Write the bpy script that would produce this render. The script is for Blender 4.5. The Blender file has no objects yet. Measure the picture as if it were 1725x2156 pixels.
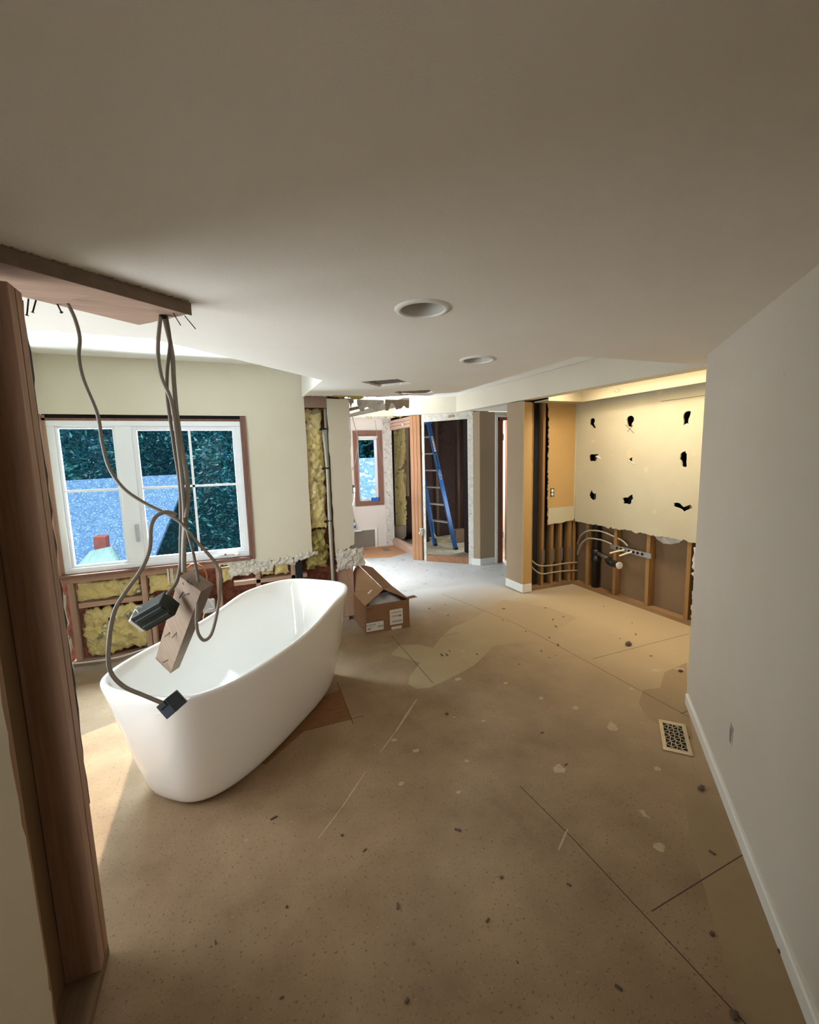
import bpy, math, random
from math import sin, cos, radians, pi
from mathutils import Vector, Matrix, noise
from mathutils.geometry import tessellate_polygon, delaunay_2d_cdt
random.seed(7)
SC = bpy.context.scene
COL = SC.collection

# ------------------------------------------------------------------ camera
F = 915.0
PIT, ROL, YAW, CH = radians(7.45), radians(-1.44), radians(22.5), 1.55
CF = Vector((sin(YAW)*cos(PIT), cos(YAW)*cos(PIT), -sin(PIT)))
_r = Vector((cos(YAW), -sin(YAW), 0)); _u = _r.cross(CF)
CR = cos(ROL)*_r + sin(ROL)*_u
CU = -sin(ROL)*_r + cos(ROL)*_u
CC = Vector((0, 0, CH))
cd = bpy.data.cameras.new('camera'); cam = bpy.data.objects.new('camera', cd); COL.objects.link(cam)
cd.sensor_fit = 'HORIZONTAL'; cd.sensor_width = 36; cd.lens = 36*F/1725; cd.clip_start = 0.02; cd.clip_end = 200
cam.matrix_world = Matrix(((CR.x, CU.x, -CF.x, CC.x), (CR.y, CU.y, -CF.y, CC.y), (CR.z, CU.z, -CF.z, CC.z), (0, 0, 0, 1)))
SC.camera = cam
SC.view_settings.view_transform = 'Standard'; SC.view_settings.look = 'None'
SC.view_settings.gamma = 1; SC.view_settings.use_curve_mapping = False
SC.view_settings.exposure = 2.45

# ------------------------------------------------------------------ world, sun, daylight
w = bpy.data.worlds.new('world'); SC.world = w; w.use_nodes = True
bg = w.node_tree.nodes['Background']; bg.inputs[0].default_value = (.62, .80, 1, 1); bg.inputs[1].default_value = .25

def light(name, kind, loc, energy, color, aim=None, size=None, sizey=None, angle=None, spread=None, rot=None):
    d = bpy.data.lights.new(name, kind); d.energy = energy; d.color = color
    if kind == 'AREA':
        d.shape = 'RECTANGLE'; d.size = size; d.size_y = sizey or size
        if spread: d.spread = radians(spread)
    if kind == 'SUN': d.angle = radians(angle or .5)
    if kind == 'POINT' and size: d.shadow_soft_size = size
    o = bpy.data.objects.new(name, d); COL.objects.link(o); o.location = loc
    if rot: o.rotation_euler = rot
    if aim is not None:
        o.rotation_euler = (Vector(aim)-Vector(loc)).to_track_quat('-Z', 'Y').to_euler()
    return o
# sun high in the west
light('sun', 'SUN', (-6, 3, 9), 1.0, (1, .95, .86), aim=(-6+.42, 3+.16, 9-1.0))
# sky over each window, above what the panes show, and the sunlit ground and roofs below the sills
light('sky_main_window', 'AREA', (-.5, 5.6, 3.5), 80, (.84, .93, 1), aim=(.1, 3.0, .4), size=2.4, sizey=1.6, spread=110)
light('ground_main_window', 'AREA', (-.5, 4.42, -.05), 48, (.90, .95, 1), aim=(-.2, 3.3, 2.2), size=1.3, sizey=.5)
light('ground_main_window_wide', 'AREA', (-.6, 4.75, -.1), 36, (.88, .95, 1), aim=(.6, 2.2, 2.0), size=1.8, sizey=.7)
light('far_ground_main_window', 'AREA', (-.25, 6.9, -.5), 2, (.92, .96, 1), aim=(-.1, 3.9, 1.2), size=.9, sizey=1.0, spread=110)
light('ground_left_window', 'AREA', (-2.2, 2.1, .0), 2.5, (.92, .95, 1), aim=(0, 1.7, 2.0), size=1.4, sizey=.8)
light('left_window_daylight', 'AREA', (-2.1, 2.05, 1.2), 19, (.90, .95, 1), aim=(0, 2.05, 1.2), size=1.9, sizey=1.5)
light('sky_bay_window', 'AREA', (-.4, 5.6, 3.0), 14, (.70, .85, 1), aim=(2.6, 4.6, .0), size=2.0, sizey=1.5, spread=110)
light('ground_bay_window', 'AREA', (.2, 5.3, -.2), .7, (.85, .93, 1), aim=(2.4, 5.2, 2.2), size=1.6, sizey=.8)
light('bay_window_daylight', 'AREA', (.93, 5.57, 1.25), 6, (.80, .90, 1), aim=(3, 5.57, 1.25), size=1.2, sizey=1.45)
light("fill_behind_camera", "AREA", (-.28, -.95, 1.3), 2.4, (1, .92, .82), aim=(.5, 2.2, .7), size=.9, sizey=1.2, spread=80)  # added fill lamp behind the camera, no real source there
light('hall_daylight', 'AREA', (3.75, 5.85, 1.5), 22, (.9, .95, 1), aim=(3.75, 5.2, 1.3), size=.3, sizey=1.6)
light('alcove_lamp', 'AREA', (3.14, 2.70, 2.29), 5.6, (1, .86, .66), size=.22, sizey=1.5, spread=150, rot=(0, radians(6), 0))

# ------------------------------------------------------------------ where a sight line of the photo meets a plane
def ray(px, py): return CF + CR*((px-862.5)/F) - CU*((py-1078)/F)
def on(px, py, n, d):
    n = Vector(n); v = ray(px, py); return CC + v*((d-n.dot(CC))/n.dot(v))
def fl(px, py, z=0.0): return on(px, py, (0, 0, 1), z)
def PX(px, py, x): return on(px, py, (1, 0, 0), x)
def PY(px, py, y): return on(px, py, (0, 1, 0), y)
def V(*a): return Vector(a)

# ------------------------------------------------------------------ mesh builder
class B:
    def __init__(s): s.v = []; s.f = []
    def add(s, vs, fs):
        n = len(s.v); s.v += [Vector(p) for p in vs]; s.f += [tuple(i+n for i in f) for f in fs]; return s
    def box(s, a, b):
        x0, y0, z0 = a; x1, y1, z1 = b
        if x0 > x1: x0, x1 = x1, x0
        if y0 > y1: y0, y1 = y1, y0
        if z0 > z1: z0, z1 = z1, z0
        vs = [(x0,y0,z0),(x1,y0,z0),(x1,y1,z0),(x0,y1,z0),(x0,y0,z1),(x1,y0,z1),(x1,y1,z1),(x0,y1,z1)]
        return s.add(vs, [(0,3,2,1),(4,5,6,7),(0,1,5,4),(1,2,6,5),(2,3,7,6),(3,0,4,7)])
    def obox(s, c, ax, ay, az):
        c, ax, ay, az = map(Vector, (c, ax, ay, az))
        vs = [c+ax*i+ay*j+az*k for k in (-1, 1) for i, j in ((-1,-1),(1,-1),(1,1),(-1,1))]
        return s.add(vs, [(0,3,2,1),(4,5,6,7),(0,1,5,4),(1,2,6,5),(2,3,7,6),(3,0,4,7)])
    def beam(s, p, q, w, h, up=(0, 0, 1)):
        p, q = Vector(p), Vector(q); d = (q-p); L = d.length/2; d.normalize(); up = Vector(up)
        sd = d.cross(up)
        if sd.length < 1e-4: sd = d.cross(Vector((1, 0, 0)))
        sd.normalize(); u2 = sd.cross(d).normalized()
        return s.obox((p+q)/2, d*L, sd*(w/2), u2*(h/2))
    def prism(s, pts, vec, holes=()):
        vec = Vector(vec); loops = [[Vector(p) for p in pts]] + [[Vector(p) for p in h] for h in holes]
        flat = [p for l in loops for p in l]; n = len(flat)
        tris = tessellate_polygon(loops)
        fs = [tuple(t) for t in tris] + [tuple(i+n for i in reversed(t)) for t in tris]
        k = 0
        for l in loops:
            m = len(l)
            for i in range(m):
                a, b = k+i, k+(i+1) % m; fs.append((a, b, b+n, a+n))
            k += m
        return s.add(flat+[p+vec for p in flat], fs)
    def tube(s, pts, r, n=8, smooth=0, taper=None):
        P = [Vector(p) for p in pts]
        if smooth: P = spline(P, smooth)
        T = []
        for i in range(len(P)):
            T.append((P[min(i+1, len(P)-1)]-P[max(i-1, 0)]).normalized())
        a = T[0].orthogonal().normalized(); vs = []
        for i, p in enumerate(P):
            a = (a-T[i]*a.dot(T[i])).normalized(); b = T[i].cross(a)
            rr = r if taper is None else r*(1+(taper-1)*i/(len(P)-1))
            for k in range(n):
                t = 2*pi*k/n; vs.append(p+(a*cos(t)+b*sin(t))*rr)
        fs = [(i*n+k, i*n+(k+1) % n, (i+1)*n+(k+1) % n, (i+1)*n+k) for i in range(len(P)-1) for k in range(n)]
        fs += [tuple(range(n-1, -1, -1)), tuple((len(P)-1)*n+k for k in range(n))]
        return s.add(vs, fs)
    def lathe(s, c, ax, prof, n=40, closed=True):
        c = Vector(c); ax = Vector(ax).normalized(); a = ax.orthogonal().normalized(); b = ax.cross(a); vs = []
        for r, h in prof:
            for k in range(n):
                t = 2*pi*k/n; vs.append(c+ax*h+(a*cos(t)+b*sin(t))*r)
        m = len(prof)
        fs = [(i*n+k, i*n+(k+1) % n, (i+1)*n+(k+1) % n, (i+1)*n+k) for i in range(m-1) for k in range(n)]
        if closed: fs += [tuple(range(n-1, -1, -1)), tuple((m-1)*n+k for k in range(n))]
        return s.add(vs, fs)
def spline(P, k):
    out = []
    for i in range(len(P)-1):
        a, b, c, d = P[max(i-1, 0)], P[i], P[i+1], P[min(i+2, len(P)-1)]
        for j in range(k):
            t = j/k; out.append(.5*((2*b)+(c-a)*t+(2*a-5*b+4*c-d)*t*t+(-a+3*b-3*c+d)*t**3))
    out.append(P[-1]); return out
def jag(p, q, n, amp, d, seed=0):
    p, q, d = Vector(p), Vector(q), Vector(d); rnd = random.Random(seed); out = [p]
    for i in range(1, n): out.append(p.lerp(q, (i+rnd.uniform(-.3, .3))/n)+d*rnd.uniform(-amp, amp))
    out.append(q); return out

ORG = {}
def tag(o, label=None, cat=None, group=None, kind=None):
    if label: o['label'] = label
    if cat: o['category'] = cat
    if group: o['group'] = group
    if kind: o['kind'] = kind
    return o
def thing(name, label, cat, base, group=None):
    o = bpy.data.objects.new(name, None); COL.objects.link(o); o.location = base; o.empty_display_size = .1
    ORG[o] = Vector(base); return tag(o, label, cat, group)
def mk(name, b, mats, parent=None, smooth=False, bevel=0, fm=None, keep=False, recalc=True):
    me = bpy.data.meshes.new(name)
    vs = b.v
    if parent is not None: org = ORG[parent]
    elif keep: org = Vector((0, 0, 0))
    else:
        lo = [min(p[i] for p in vs) for i in range(3)]; hi = [max(p[i] for p in vs) for i in range(3)]
        org = Vector(((lo[0]+hi[0])/2, (lo[1]+hi[1])/2, lo[2]))
    me.from_pydata([tuple(p-org) for p in vs], [], b.f)
    mats = mats if isinstance(mats, (list, tuple)) else [mats]
    for m in mats: me.materials.append(m)
    if fm:
        for i, m in enumerate(fm): me.polygons[i].material_index = m
    if recalc:
        import bmesh
        bm = bmesh.new(); bm.from_mesh(me); bmesh.ops.recalc_face_normals(bm, faces=bm.faces); bm.to_mesh(me); bm.free()
    if smooth:
        for p in me.polygons: p.use_smooth = True
    o = bpy.data.objects.new(name, me); COL.objects.link(o)
    if parent is None: o.location = org
    else: o.parent = parent
    ORG[o] = Vector(org)
    if bevel:
        m = o.modifiers.new('bevel', 'BEVEL'); m.width = bevel; m.segments = 2; m.limit_method = 'ANGLE'
    return o
def item(name, b, mats, label, cat, group=None, **k): return tag(mk(name, b, mats, **k), label, cat, group)
def struct(name, b, mats, parent=None, **k):
    o = mk(name, b, mats, parent, keep=parent is None, **k)
    if parent is None: o['kind'] = 'structure'
    return o

# ------------------------------------------------------------------ materials
def lin(h):
    if not isinstance(h, str): return tuple(h)
    r = [int(h[i:i+2], 16)/255 for i in (0, 2, 4)]
    return tuple(c/12.92 if c <= .04045 else ((c+.055)/1.055)**2.4 for c in r)
def mat(name, c1, c2=None, rough=.7, scale=6, detail=5, stretch=(1, 1, 1), bump=0, bscale=None, metal=0, speck=None, sscale=40, sth=.62, spec=.5, contrast=.25, coat=0, fades=()):
    m = bpy.data.materials.new(name); m.use_nodes = True; nt = m.node_tree; N = nt.nodes; L = nt.links
    p = N['Principled BSDF']; p.inputs['Roughness'].default_value = rough; p.inputs['Metallic'].default_value = metal
    p.inputs['Specular IOR Level'].default_value = spec; p.inputs['Coat Weight'].default_value = coat
    c1 = lin(c1)+(1,); tc = N.new('ShaderNodeTexCoord'); mp = N.new('ShaderNodeMapping'); mp.inputs['Scale'].default_value = stretch
    L.new(tc.outputs['Object'], mp.inputs[0])
    out = None
    if c2:
        n = N.new('ShaderNodeTexNoise'); n.inputs['Scale'].default_value = scale; n.inputs['Detail'].default_value = detail
        n.inputs['Roughness'].default_value = .6
        L.new(mp.outputs[0], n.inputs['Vector'])
        r = N.new('ShaderNodeValToRGB'); r.color_ramp.elements[0].position = .5-contrast; r.color_ramp.elements[1].position = .5+contrast
        r.color_ramp.elements[0].color = c1; r.color_ramp.elements[1].color = lin(c2)+(1,)
        L.new(n.outputs[0], r.inputs[0]); out = r.outputs[0]
    if speck:
        for sp, sc, th in (speck if isinstance(speck, list) else [(speck, sscale, sth)]):
            n2 = N.new('ShaderNodeTexNoise'); n2.inputs['Scale'].default_value = sc; n2.inputs['Detail'].default_value = 3
            L.new(mp.outputs[0], n2.inputs['Vector'])
            r2 = N.new('ShaderNodeValToRGB'); r2.color_ramp.elements[0].position = th; r2.color_ramp.elements[1].position = th+.05
            L.new(n2.outputs[0], r2.inputs[0])
            mx = N.new('ShaderNodeMix'); mx.data_type = 'RGBA'; L.new(r2.outputs[0], mx.inputs[0])
            if out: L.new(out, mx.inputs[6])
            else: mx.inputs[6].default_value = c1
            mx.inputs[7].default_value = lin(sp)+(1,); out = mx.outputs[2]
    for comp, a, bb, col, amp in fades:
        sx = N.new('ShaderNodeSeparateXYZ'); L.new(tc.outputs['Object'], sx.inputs[0])
        nn = N.new('ShaderNodeTexNoise'); nn.inputs['Scale'].default_value = 2.2; nn.inputs['Detail'].default_value = 6; L.new(tc.outputs['Object'], nn.inputs['Vector'])
        ma = N.new('ShaderNodeMath'); ma.operation = 'MULTIPLY_ADD'; L.new(nn.outputs[0], ma.inputs[0]); ma.inputs[1].default_value = amp; L.new(sx.outputs[comp], ma.inputs[2])
        mr = N.new('ShaderNodeMapRange'); L.new(ma.outputs[0], mr.inputs[0]); mr.inputs[1].default_value = a+amp/2; mr.inputs[2].default_value = bb+amp/2
        mx = N.new('ShaderNodeMix'); mx.data_type = 'RGBA'; L.new(mr.outputs[0], mx.inputs[0]); L.new(out, mx.inputs[6]); mx.inputs[7].default_value = lin(col)+(1,)
        out = mx.outputs[2]
    if out: L.new(out, p.inputs['Base Color'])
    else: p.inputs['Base Color'].default_value = c1
    if bump:
        n3 = N.new('ShaderNodeTexNoise'); n3.inputs['Scale'].default_value = bscale or scale*6; n3.inputs['Detail'].default_value = 4
        L.new(mp.outputs[0], n3.inputs['Vector'])
        bp = N.new('ShaderNodeBump'); bp.inputs['Strength'].default_value = bump; bp.inputs['Distance'].default_value = .01
        L.new(n3.outputs[0], bp.inputs['Height']); L.new(bp.outputs[0], p.inputs['Normal'])
    return m
CEIL = mat('ceiling_paint', 'e6dfd4', 'e0d9cc', .85, 3, bump=.12, bscale=260)
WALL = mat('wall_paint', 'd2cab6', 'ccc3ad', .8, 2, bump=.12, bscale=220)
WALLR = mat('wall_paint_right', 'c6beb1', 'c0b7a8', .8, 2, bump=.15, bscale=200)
WHITE = mat('white_trim', 'dedbd2', 'd6d2c8', .5, 4)
VINYL = mat('window_vinyl', 'eceff2', None, .35)
TAUPE = mat('taupe_paint', '9a8468', '937d62', .75, 3, bump=.1, bscale=200)
TAN = mat('tan_paint', 'b8965f', 'b29059', .75, 3, bump=.1, bscale=200)
CREAM = mat('cream_paint', 'bdb59b', 'b5ab8e', .75, 3, bump=.1, bscale=200, speck=[('c8b992', 9, .68)])
TORN = mat('torn_plaster', 'e4dfd5', 'b3aa9c', .95, 25, bump=1, bscale=60)
SCRAPE = mat('scraped_drywall', 'd0cabf', 'bfb8ab', .95, 18, bump=.8, bscale=60, contrast=.12, speck=[('8a8176', 34, .63)])
GYP = mat('gypsum_edge', 'd9d2c2', 'b9ad98', .95, 30)
BROWNPAPER = mat('drywall_back_paper', '7d6448', '715a3f', .9, 4)
def wood(name, a, b, axis, **k):
    st = [14, 14, 14]; st[axis] = 1.0
    return mat(name, a, b, .75, 2.2, 6, tuple(st), bump=.25, bscale=5, contrast=.3, **k)
WX, WY_, WZ = (wood('lumber_'+n, 'a5805c', '7d5a3d', i) for i, n in enumerate('xyz'))
RX, RY, RZ = (wood('old_fir_'+n, 'bc9c86', '9a7862', i) for i, n in enumerate('xyz'))
TZ = wood('alcove_stud', 'a27a45', '78552c', 2); TX = wood('alcove_plate', '94744e', '705437', 0); TY = wood('alcove_plate_y', '9a754c', '7a5a38', 1)
GREYW = wood('weathered_block', '8e7963', '6d5847', 2)
PINKW = wood('plate_lumber', 'a98d76', '8a6b55', 0)
DOORW = wood('door_frame_wood', '8a4a26', '6a3418', 2)
CASEW = wood('casing_wood', '86604f', '6d4839', 2)
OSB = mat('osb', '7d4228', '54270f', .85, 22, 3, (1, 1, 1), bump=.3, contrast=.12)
OSBD = mat('osb_closet_shade', '30180e', '1a0c07', .9, 22, 3, bump=.3, contrast=.12)  # darkened copy of the osb, closet shade put into its colour
INS = mat('fiberglass', 'd6c076', 'c8b98c', .98, 9, 9, bump=1, bscale=55, contrast=.2, speck=[('8a8262', 8, .58), ('ddd5b4', 17, .62)])
INSD = mat('fiberglass_dirty', '8f8045', 'a89a5d', .98, 8, 8, bump=.9, bscale=45, speck=[('4c452f', 7, .56), ('c8bb7a', 12, .62)])
BLACK = mat('black_felt_and_shade', '1b1d22', '101114', .9, 9)  # felt, small black parts, and painted shade inside wall cavities
DARK = mat('closet_void_shade', '201712', '150f0b', .95, 5)  # near-black colour stands in for the unlit closet
FLR = mat('subfloor', '987e5f', '80664a', .8, 3.2, 12, bump=.12, bscale=90, contrast=.16, speck=[('58422c', 190, .68), ('ab9474', 18, .72), ('6f583e', 90, .62), ('a58d6c', 130, .66)], fades=[(0, 1.5, 3.0, 'ad9671', .7), (1, 3.55, 4.35, 'aca8a2', .5)])  # fade along x paints the alcove lamp's light into the floor colour
FLP = mat('subfloor_pale', 'a8936f', '98835f', .8, 2, 8, bump=.1, bscale=90, speck=[('75603f', 170, .68)], fades=[(0, 1.6, 2.6, 'a28a66', .5)])  # pale patch and its fade paint the lamp's pool of light
FLQ = mat('subfloor_pale_strip', '99825f', '876f50', .8, 2, 8, bump=.1, bscale=90, speck=[('75603f', 170, .68)])
FLB = mat('subfloor_bay', 'aeaba6', '9d9993', .45, 2, 6, bump=.05, bscale=60, speck=[('4d4640', 17, .665), ('8f8982', 7, .62)])
FLW = mat('subfloor_plywood', 'b08059', '9a6a45', .75, 4, 6, (1, 5, 1), bump=.2, speck=[('6f4a2e', 20, .66)])
FLS = mat('subfloor_patch', '86592f', '6c4322', .75, 6, 6, (3, 12, 1), bump=.3)
FLD = mat('subfloor_dusty', 'a39a86', '8c8069', .9, 5, 6, speck=[('5a4a36', 18, .62)])
SEAM = mat('floor_seam', '4c3a27', None, .95)
PAINTSPOT = mat('plaster_spot', 'b6a283', 'a48f6e', .85, 30, speck=[('a58f6b', 60, .58)])
GLOSS = mat('tub_acrylic', 'efece6', None, .07, spec=.6, coat=.6)
CABLE = mat('cable_sheath', '8d8578', '7d7568', .6, 10)
CABLED = mat('cable_sheath_dark', '6a6258', None, .6)
WCABLE = mat('white_cable', 'd9d4c8', None, .5)
BOXBLUE = mat('box_plastic', '343d48', '2a323b', .55, 12)
BOXBLK = mat('box_plastic_dark', '2b332f', '222825', .55, 12)
STEEL = mat('galvanised', 'b9b8b4', 'a09f9a', .35, 20, metal=.9)
NAIL = mat('nail_steel', '2f2723', None, .6, metal=.6)
CARD = mat('cardboard', '8c6748', '835e40', .85, 8)
CARDI = mat('cardboard_light', 'a07c5c', '96724f', .85, 8)
LABEL = mat('paper_label', 'd8d4ca', None, .7)
INK = mat('ink', '2b2926', None, .8)
INKG = mat('ink_grey', '77726b', None, .8)
POLY = mat('plastic_bag', 'c9c8c8', 'a9a8a8', .25, 12, bump=.6, bscale=30)
ABS = mat('abs_pipe', '1c1b1a', '141312', .4, 6)
PEX = mat('pex_tube', 'a89d88', None, .4)
PEXW = mat('pex_stub', 'd8cfb4', None, .4)
PVC = mat('grey_conduit', 'b9b9ad', 'a6a698', .35, 8)
BLUE = mat('ladder_fibreglass', '0d4a80', '0a3e6e', .45, 5)
ALU = mat('ladder_aluminium', 'b8b5ae', None, .4, metal=.8)
YEL = mat('yellow_plastic', 'c9a52a', None, .5)
BRASS = mat('register_nickel', 'b9ab92', 'a99a80', .4, 20, metal=.7)
PATCH = mat('hole_patch', 'c9b48a', None, .8)
GREYP = mat('access_panel', '7d7468', '746b60', .6, 3)
BARK = mat('bark', '4a3c30', '352a20', .95, 8)
SHING = mat('roof_shingle', '5f82a8', '466a90', .9, 7, 9, (2, 2, 2), bump=.5, bscale=40, contrast=.15, speck=[('8aa8c6', 24, .57), ('d2e0ee', 38, .67)])
SHINGP = mat('roof_shingle_pale', '8fb3d0', '6e98bb', .9, 3, 8, (2, 2, 2), bump=.4, contrast=.15, speck=[('cfe2f0', 5, .55), ('5f8a9c', 9, .62)])
LOWROOF = mat('lean_to_roof', '7f9a98', '5c7876', .8, 5, 5, (8, 1, 1))
BRICK = mat('chimney_brick', '9c5a50', '86483f', .9, 18)
RUB = mat('rubble', '6d5a48', '4a3b2e', .95, 40, bump=.5)
CHALK = mat('pencil_mark', '4a4033', None, .9)
BTAPE = mat('blue_plastic', '2d62b5', None, .5)
def glassmat():
    m = bpy.data.materials.new('pane_glass'); m.use_nodes = True; nt = m.node_tree; N = nt.nodes; L = nt.links
    N.remove(N['Principled BSDF']); t = N.new('ShaderNodeBsdfTransparent'); t.inputs[0].default_value = (.90, .96, .98, 1)
    g = N.new('ShaderNodeBsdfGlossy'); g.inputs['Roughness'].default_value = .02
    fr = N.new('ShaderNodeFresnel'); fr.inputs[0].default_value = 1.07
    mx = N.new('ShaderNodeMixShader'); L.new(fr.outputs[0], mx.inputs[0]); L.new(t.outputs[0], mx.inputs[1]); L.new(g.outputs[0], mx.inputs[2])
    L.new(mx.outputs[0], N['Material Output'].inputs[0]); return m
GLASS = glassmat()
def leafmat(name, a, b):
    m = mat(name, a, b, .5, 3, 3, contrast=.2)
    p = m.node_tree.nodes['Principled BSDF']
    p.inputs['Subsurface Weight'].default_value = 0
    return m
LEAF = [leafmat('leaf_teal', '1c6f72', '0e4850'), leafmat('leaf_green', '4fa39e', '25706c'), leafmat('leaf_blue', '176a86', '0b4258')]

ZL, ZH = 2.067, 2.32; XL_ = -1.221          # lowered ceiling, ceiling above it
# ================================================================== FLOOR
outer = [(-1.31, -1.62), (5.0, -1.62), (5.0, 7.38), (.98, 7.38), (.98, 4.06), (-1.31, 4.06)]
regs = []   # (material index, polygon in x,y), later wins
def fpoly(px): return [tuple(fl(*p)[:2]) for p in px]
regs.append((2, [(1.05, 4.55), (1.55, 4.45), (2.05, 4.5), (2.5, 4.42), (2.92, 4.5), (4.4, 4.5), (4.4, 5.3), (3.07, 5.23), (2.57, 5.72), (2.6, 6.35), (2.2, 6.15), (1.8, 6.3), (1.05, 6.4)]))
regs.append((3, [(1.05, 6.4), (1.8, 6.3), (2.2, 6.15), (2.6, 6.35), (2.6, 7.1), (1.05, 7.1)]))
regs.append((5, [(2.58, 5.72), (3.07, 5.25), (4.99, 5.25), (4.99, 7.37), (2.62, 7.37), (2.62, 5.9)]))
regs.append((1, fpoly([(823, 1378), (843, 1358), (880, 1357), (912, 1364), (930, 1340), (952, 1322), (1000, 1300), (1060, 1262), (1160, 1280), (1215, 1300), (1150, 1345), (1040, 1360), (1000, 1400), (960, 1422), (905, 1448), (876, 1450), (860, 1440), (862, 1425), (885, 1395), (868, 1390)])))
regs.append((8, fpoly([(1447, 1395), (1400, 1415), (1390, 1448), (1355, 1452), (1345, 1480), (1362, 1510), (1440, 1560), (1460, 1555), (1447, 1471)])))
regs.append((8, fpoly([(1450, 1590), (1470, 1640), (1440, 1660), (1455, 1780), (1478, 1850), (1520, 2000), (1560, 2156), (1700, 2156), (1560, 1800)])))
regs.append((4, fpoly([(716, 1452), (741, 1513), (640, 1540), (560, 1610), (520, 1600), (600, 1500)])))
seams = [[(1210, 1769), (1571, 2156)], [(1080, 1310), (1150, 1346)], [(1150, 1346), (1452, 1510)], [(1372, 1919), (1567, 1798)], [(1249, 1387), (1452, 1334)],
         [(825, 1339), (912, 1438)], [(928, 1340), (967, 1332)], [(710, 1436), (744, 1524)], [(625, 1543), (766, 1507)], [(1434, 1503), (1455, 1494)], [(930, 1250), (1080, 1310)], [(1095, 1655), (1210, 1769)]]
for a, b in seams:
    p, q = fl(*a), fl(*b); d = (q-p).normalized(); n = V(-d.y, d.x, 0)*.0022
    regs.append((6, [tuple((p-n)[:2]), tuple((q-n)[:2]), tuple((q+n)[:2]), tuple((p+n)[:2])]))
def inside(x, y, pl_):
    r = False; j = len(pl_)-1
    for i in range(len(pl_)):
        (xi, yi), (xj, yj) = pl_[i], pl_[j]
        if (yi > y) != (yj > y) and x < (xj-xi)*(y-yi)/(yj-yi)+xi: r = not r
        j = i
    return r
def blob(px, py, r, seed, asp=1.0, ang=0):
    c = fl(px, py); rnd = random.Random(seed); out = []
    for k in range(14):
        t = 2*pi*k/14; rr = r*rnd.uniform(.65, 1.15); x, y = cos(t)*rr*asp, sin(t)*rr
        out.append((c.x+x*cos(ang)-y*sin(ang), c.y+x*sin(ang)+y*cos(ang)))
    return out
for i, (px, py, r, asp, ang) in enumerate([(1388, 1783, .022, 1.1, 0), (1178, 1619, .03, 1.2, .4), (1290, 1530, .03, 1.5, .8), (1384, 1618, .016, 1.3, .2), (1420, 1365, .03, 1.8, -.6), (1382, 1410, .03, 1.6, -.4),
        (876, 1580, .014, 1.4, 0), (983, 1602, .014, 1, 0), (1212, 1490, .02, 1.3, .5), (1430, 1408, .02, 2, -.5), (830, 1558, .013, 1.5, .3), (965, 1430, .02, 1.4, 0), (1065, 1438, .018, 1, 0), (1355, 1712, .01, 2.6, .8),
        (1140, 1470, .014, 1.3, 0), (975, 1370, .015, 1.5, 0), (1330, 1450, .014, 1.4, .3), (965, 1668, .009, 1.6, 0), (845, 1650, .012, 1.4, .6), (1018, 1518, .012, 1.3, 0)]):
    regs.append((7, blob(px, py, r, i, asp, ang)))
for a, b, wd in [((878, 1472), (834, 1540), .009), ((834, 1540), (800, 1585), .005), ((770, 1625), (720, 1700), .004), ((720, 1700), (670, 1766), .003), ((1196, 1745), (1176, 1790), .005), ((1345, 1705), (1368, 1722), .006)]:
    p, q = fl(*a), fl(*b); d = (q-p).normalized(); n = V(-d.y, d.x, 0)*wd
    regs.append((7, [tuple((p-n*.4)[:2]), tuple((p.lerp(q, .5)-n)[:2]), tuple((q-n*.5)[:2]), tuple((q+n*.5)[:2]), tuple((p.lerp(q, .5)+n*.8)[:2]), tuple((p+n*.4)[:2])]))
vc = []; fc = []
for poly in [outer]+[r[1] for r in regs]:
    k = len(vc); vc += [Vector(p) for p in poly]; fc.append(list(range(k, k+len(poly))))
ov, oe, of, _, _, orf = delaunay_2d_cdt(vc, [], fc, 0, 1e-5)
b = B(); b.v = [Vector((p.x, p.y, 0)) for p in ov]; fm = []
for f, src in zip(of, orf):
    m = 0
    c = sum((ov[i] for i in f), Vector((0, 0)))/len(f)
    if not inside(c.x, c.y, outer): continue
    for mi, pl_ in regs:
        if inside(c.x, c.y, pl_): m = mi
    b.f.append(tuple(f)); fm.append(m)
# underside and rim so that the deck has thickness
n0 = len(b.v)
b.v += [Vector((x, y, -.03)) for x, y in outer]; b.f.append(tuple(n0+i for i in (5, 4, 3, 2, 1, 0))); fm.append(0)
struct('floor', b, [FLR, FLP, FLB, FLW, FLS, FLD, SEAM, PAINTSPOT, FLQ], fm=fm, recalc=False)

# ================================================================== CEILINGS
def circ(c, r, n=32): return [(c.x+cos(2*pi*k/n)*r, c.y+sin(2*pi*k/n)*r, c.z) for k in range(n)]
L1 = fl(890, 650, ZL); L2 = fl(1006, 757, ZL)
def jp(pts, amp, seed):
    out = []; rnd = random.Random(seed)
    for i in range(len(pts)):
        p, q = Vector(pts[i]), Vector(pts[(i+1) % len(pts)]); n = max(2, int((q-p).length/.02))
        for k in range(n):
            v = p.lerp(q, k/n); out.append(v+V(rnd.uniform(-amp, amp), rnd.uniform(-amp, amp), 0) if k else v)
    return out
hA = jp([fl(*p, ZL) for p in [(758, 804), (838, 798), (868, 808), (800, 814)]], .006, 1)
hB = jp([fl(*p, ZL) for p in [(830, 825), (903, 821), (917, 828), (905, 833), (845, 832)]], .006, 2)
brk = jag((.637, 3.80, ZL), (1.30, 3.74, ZL), 36, .022, (0, 1, 0), 3)
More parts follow.
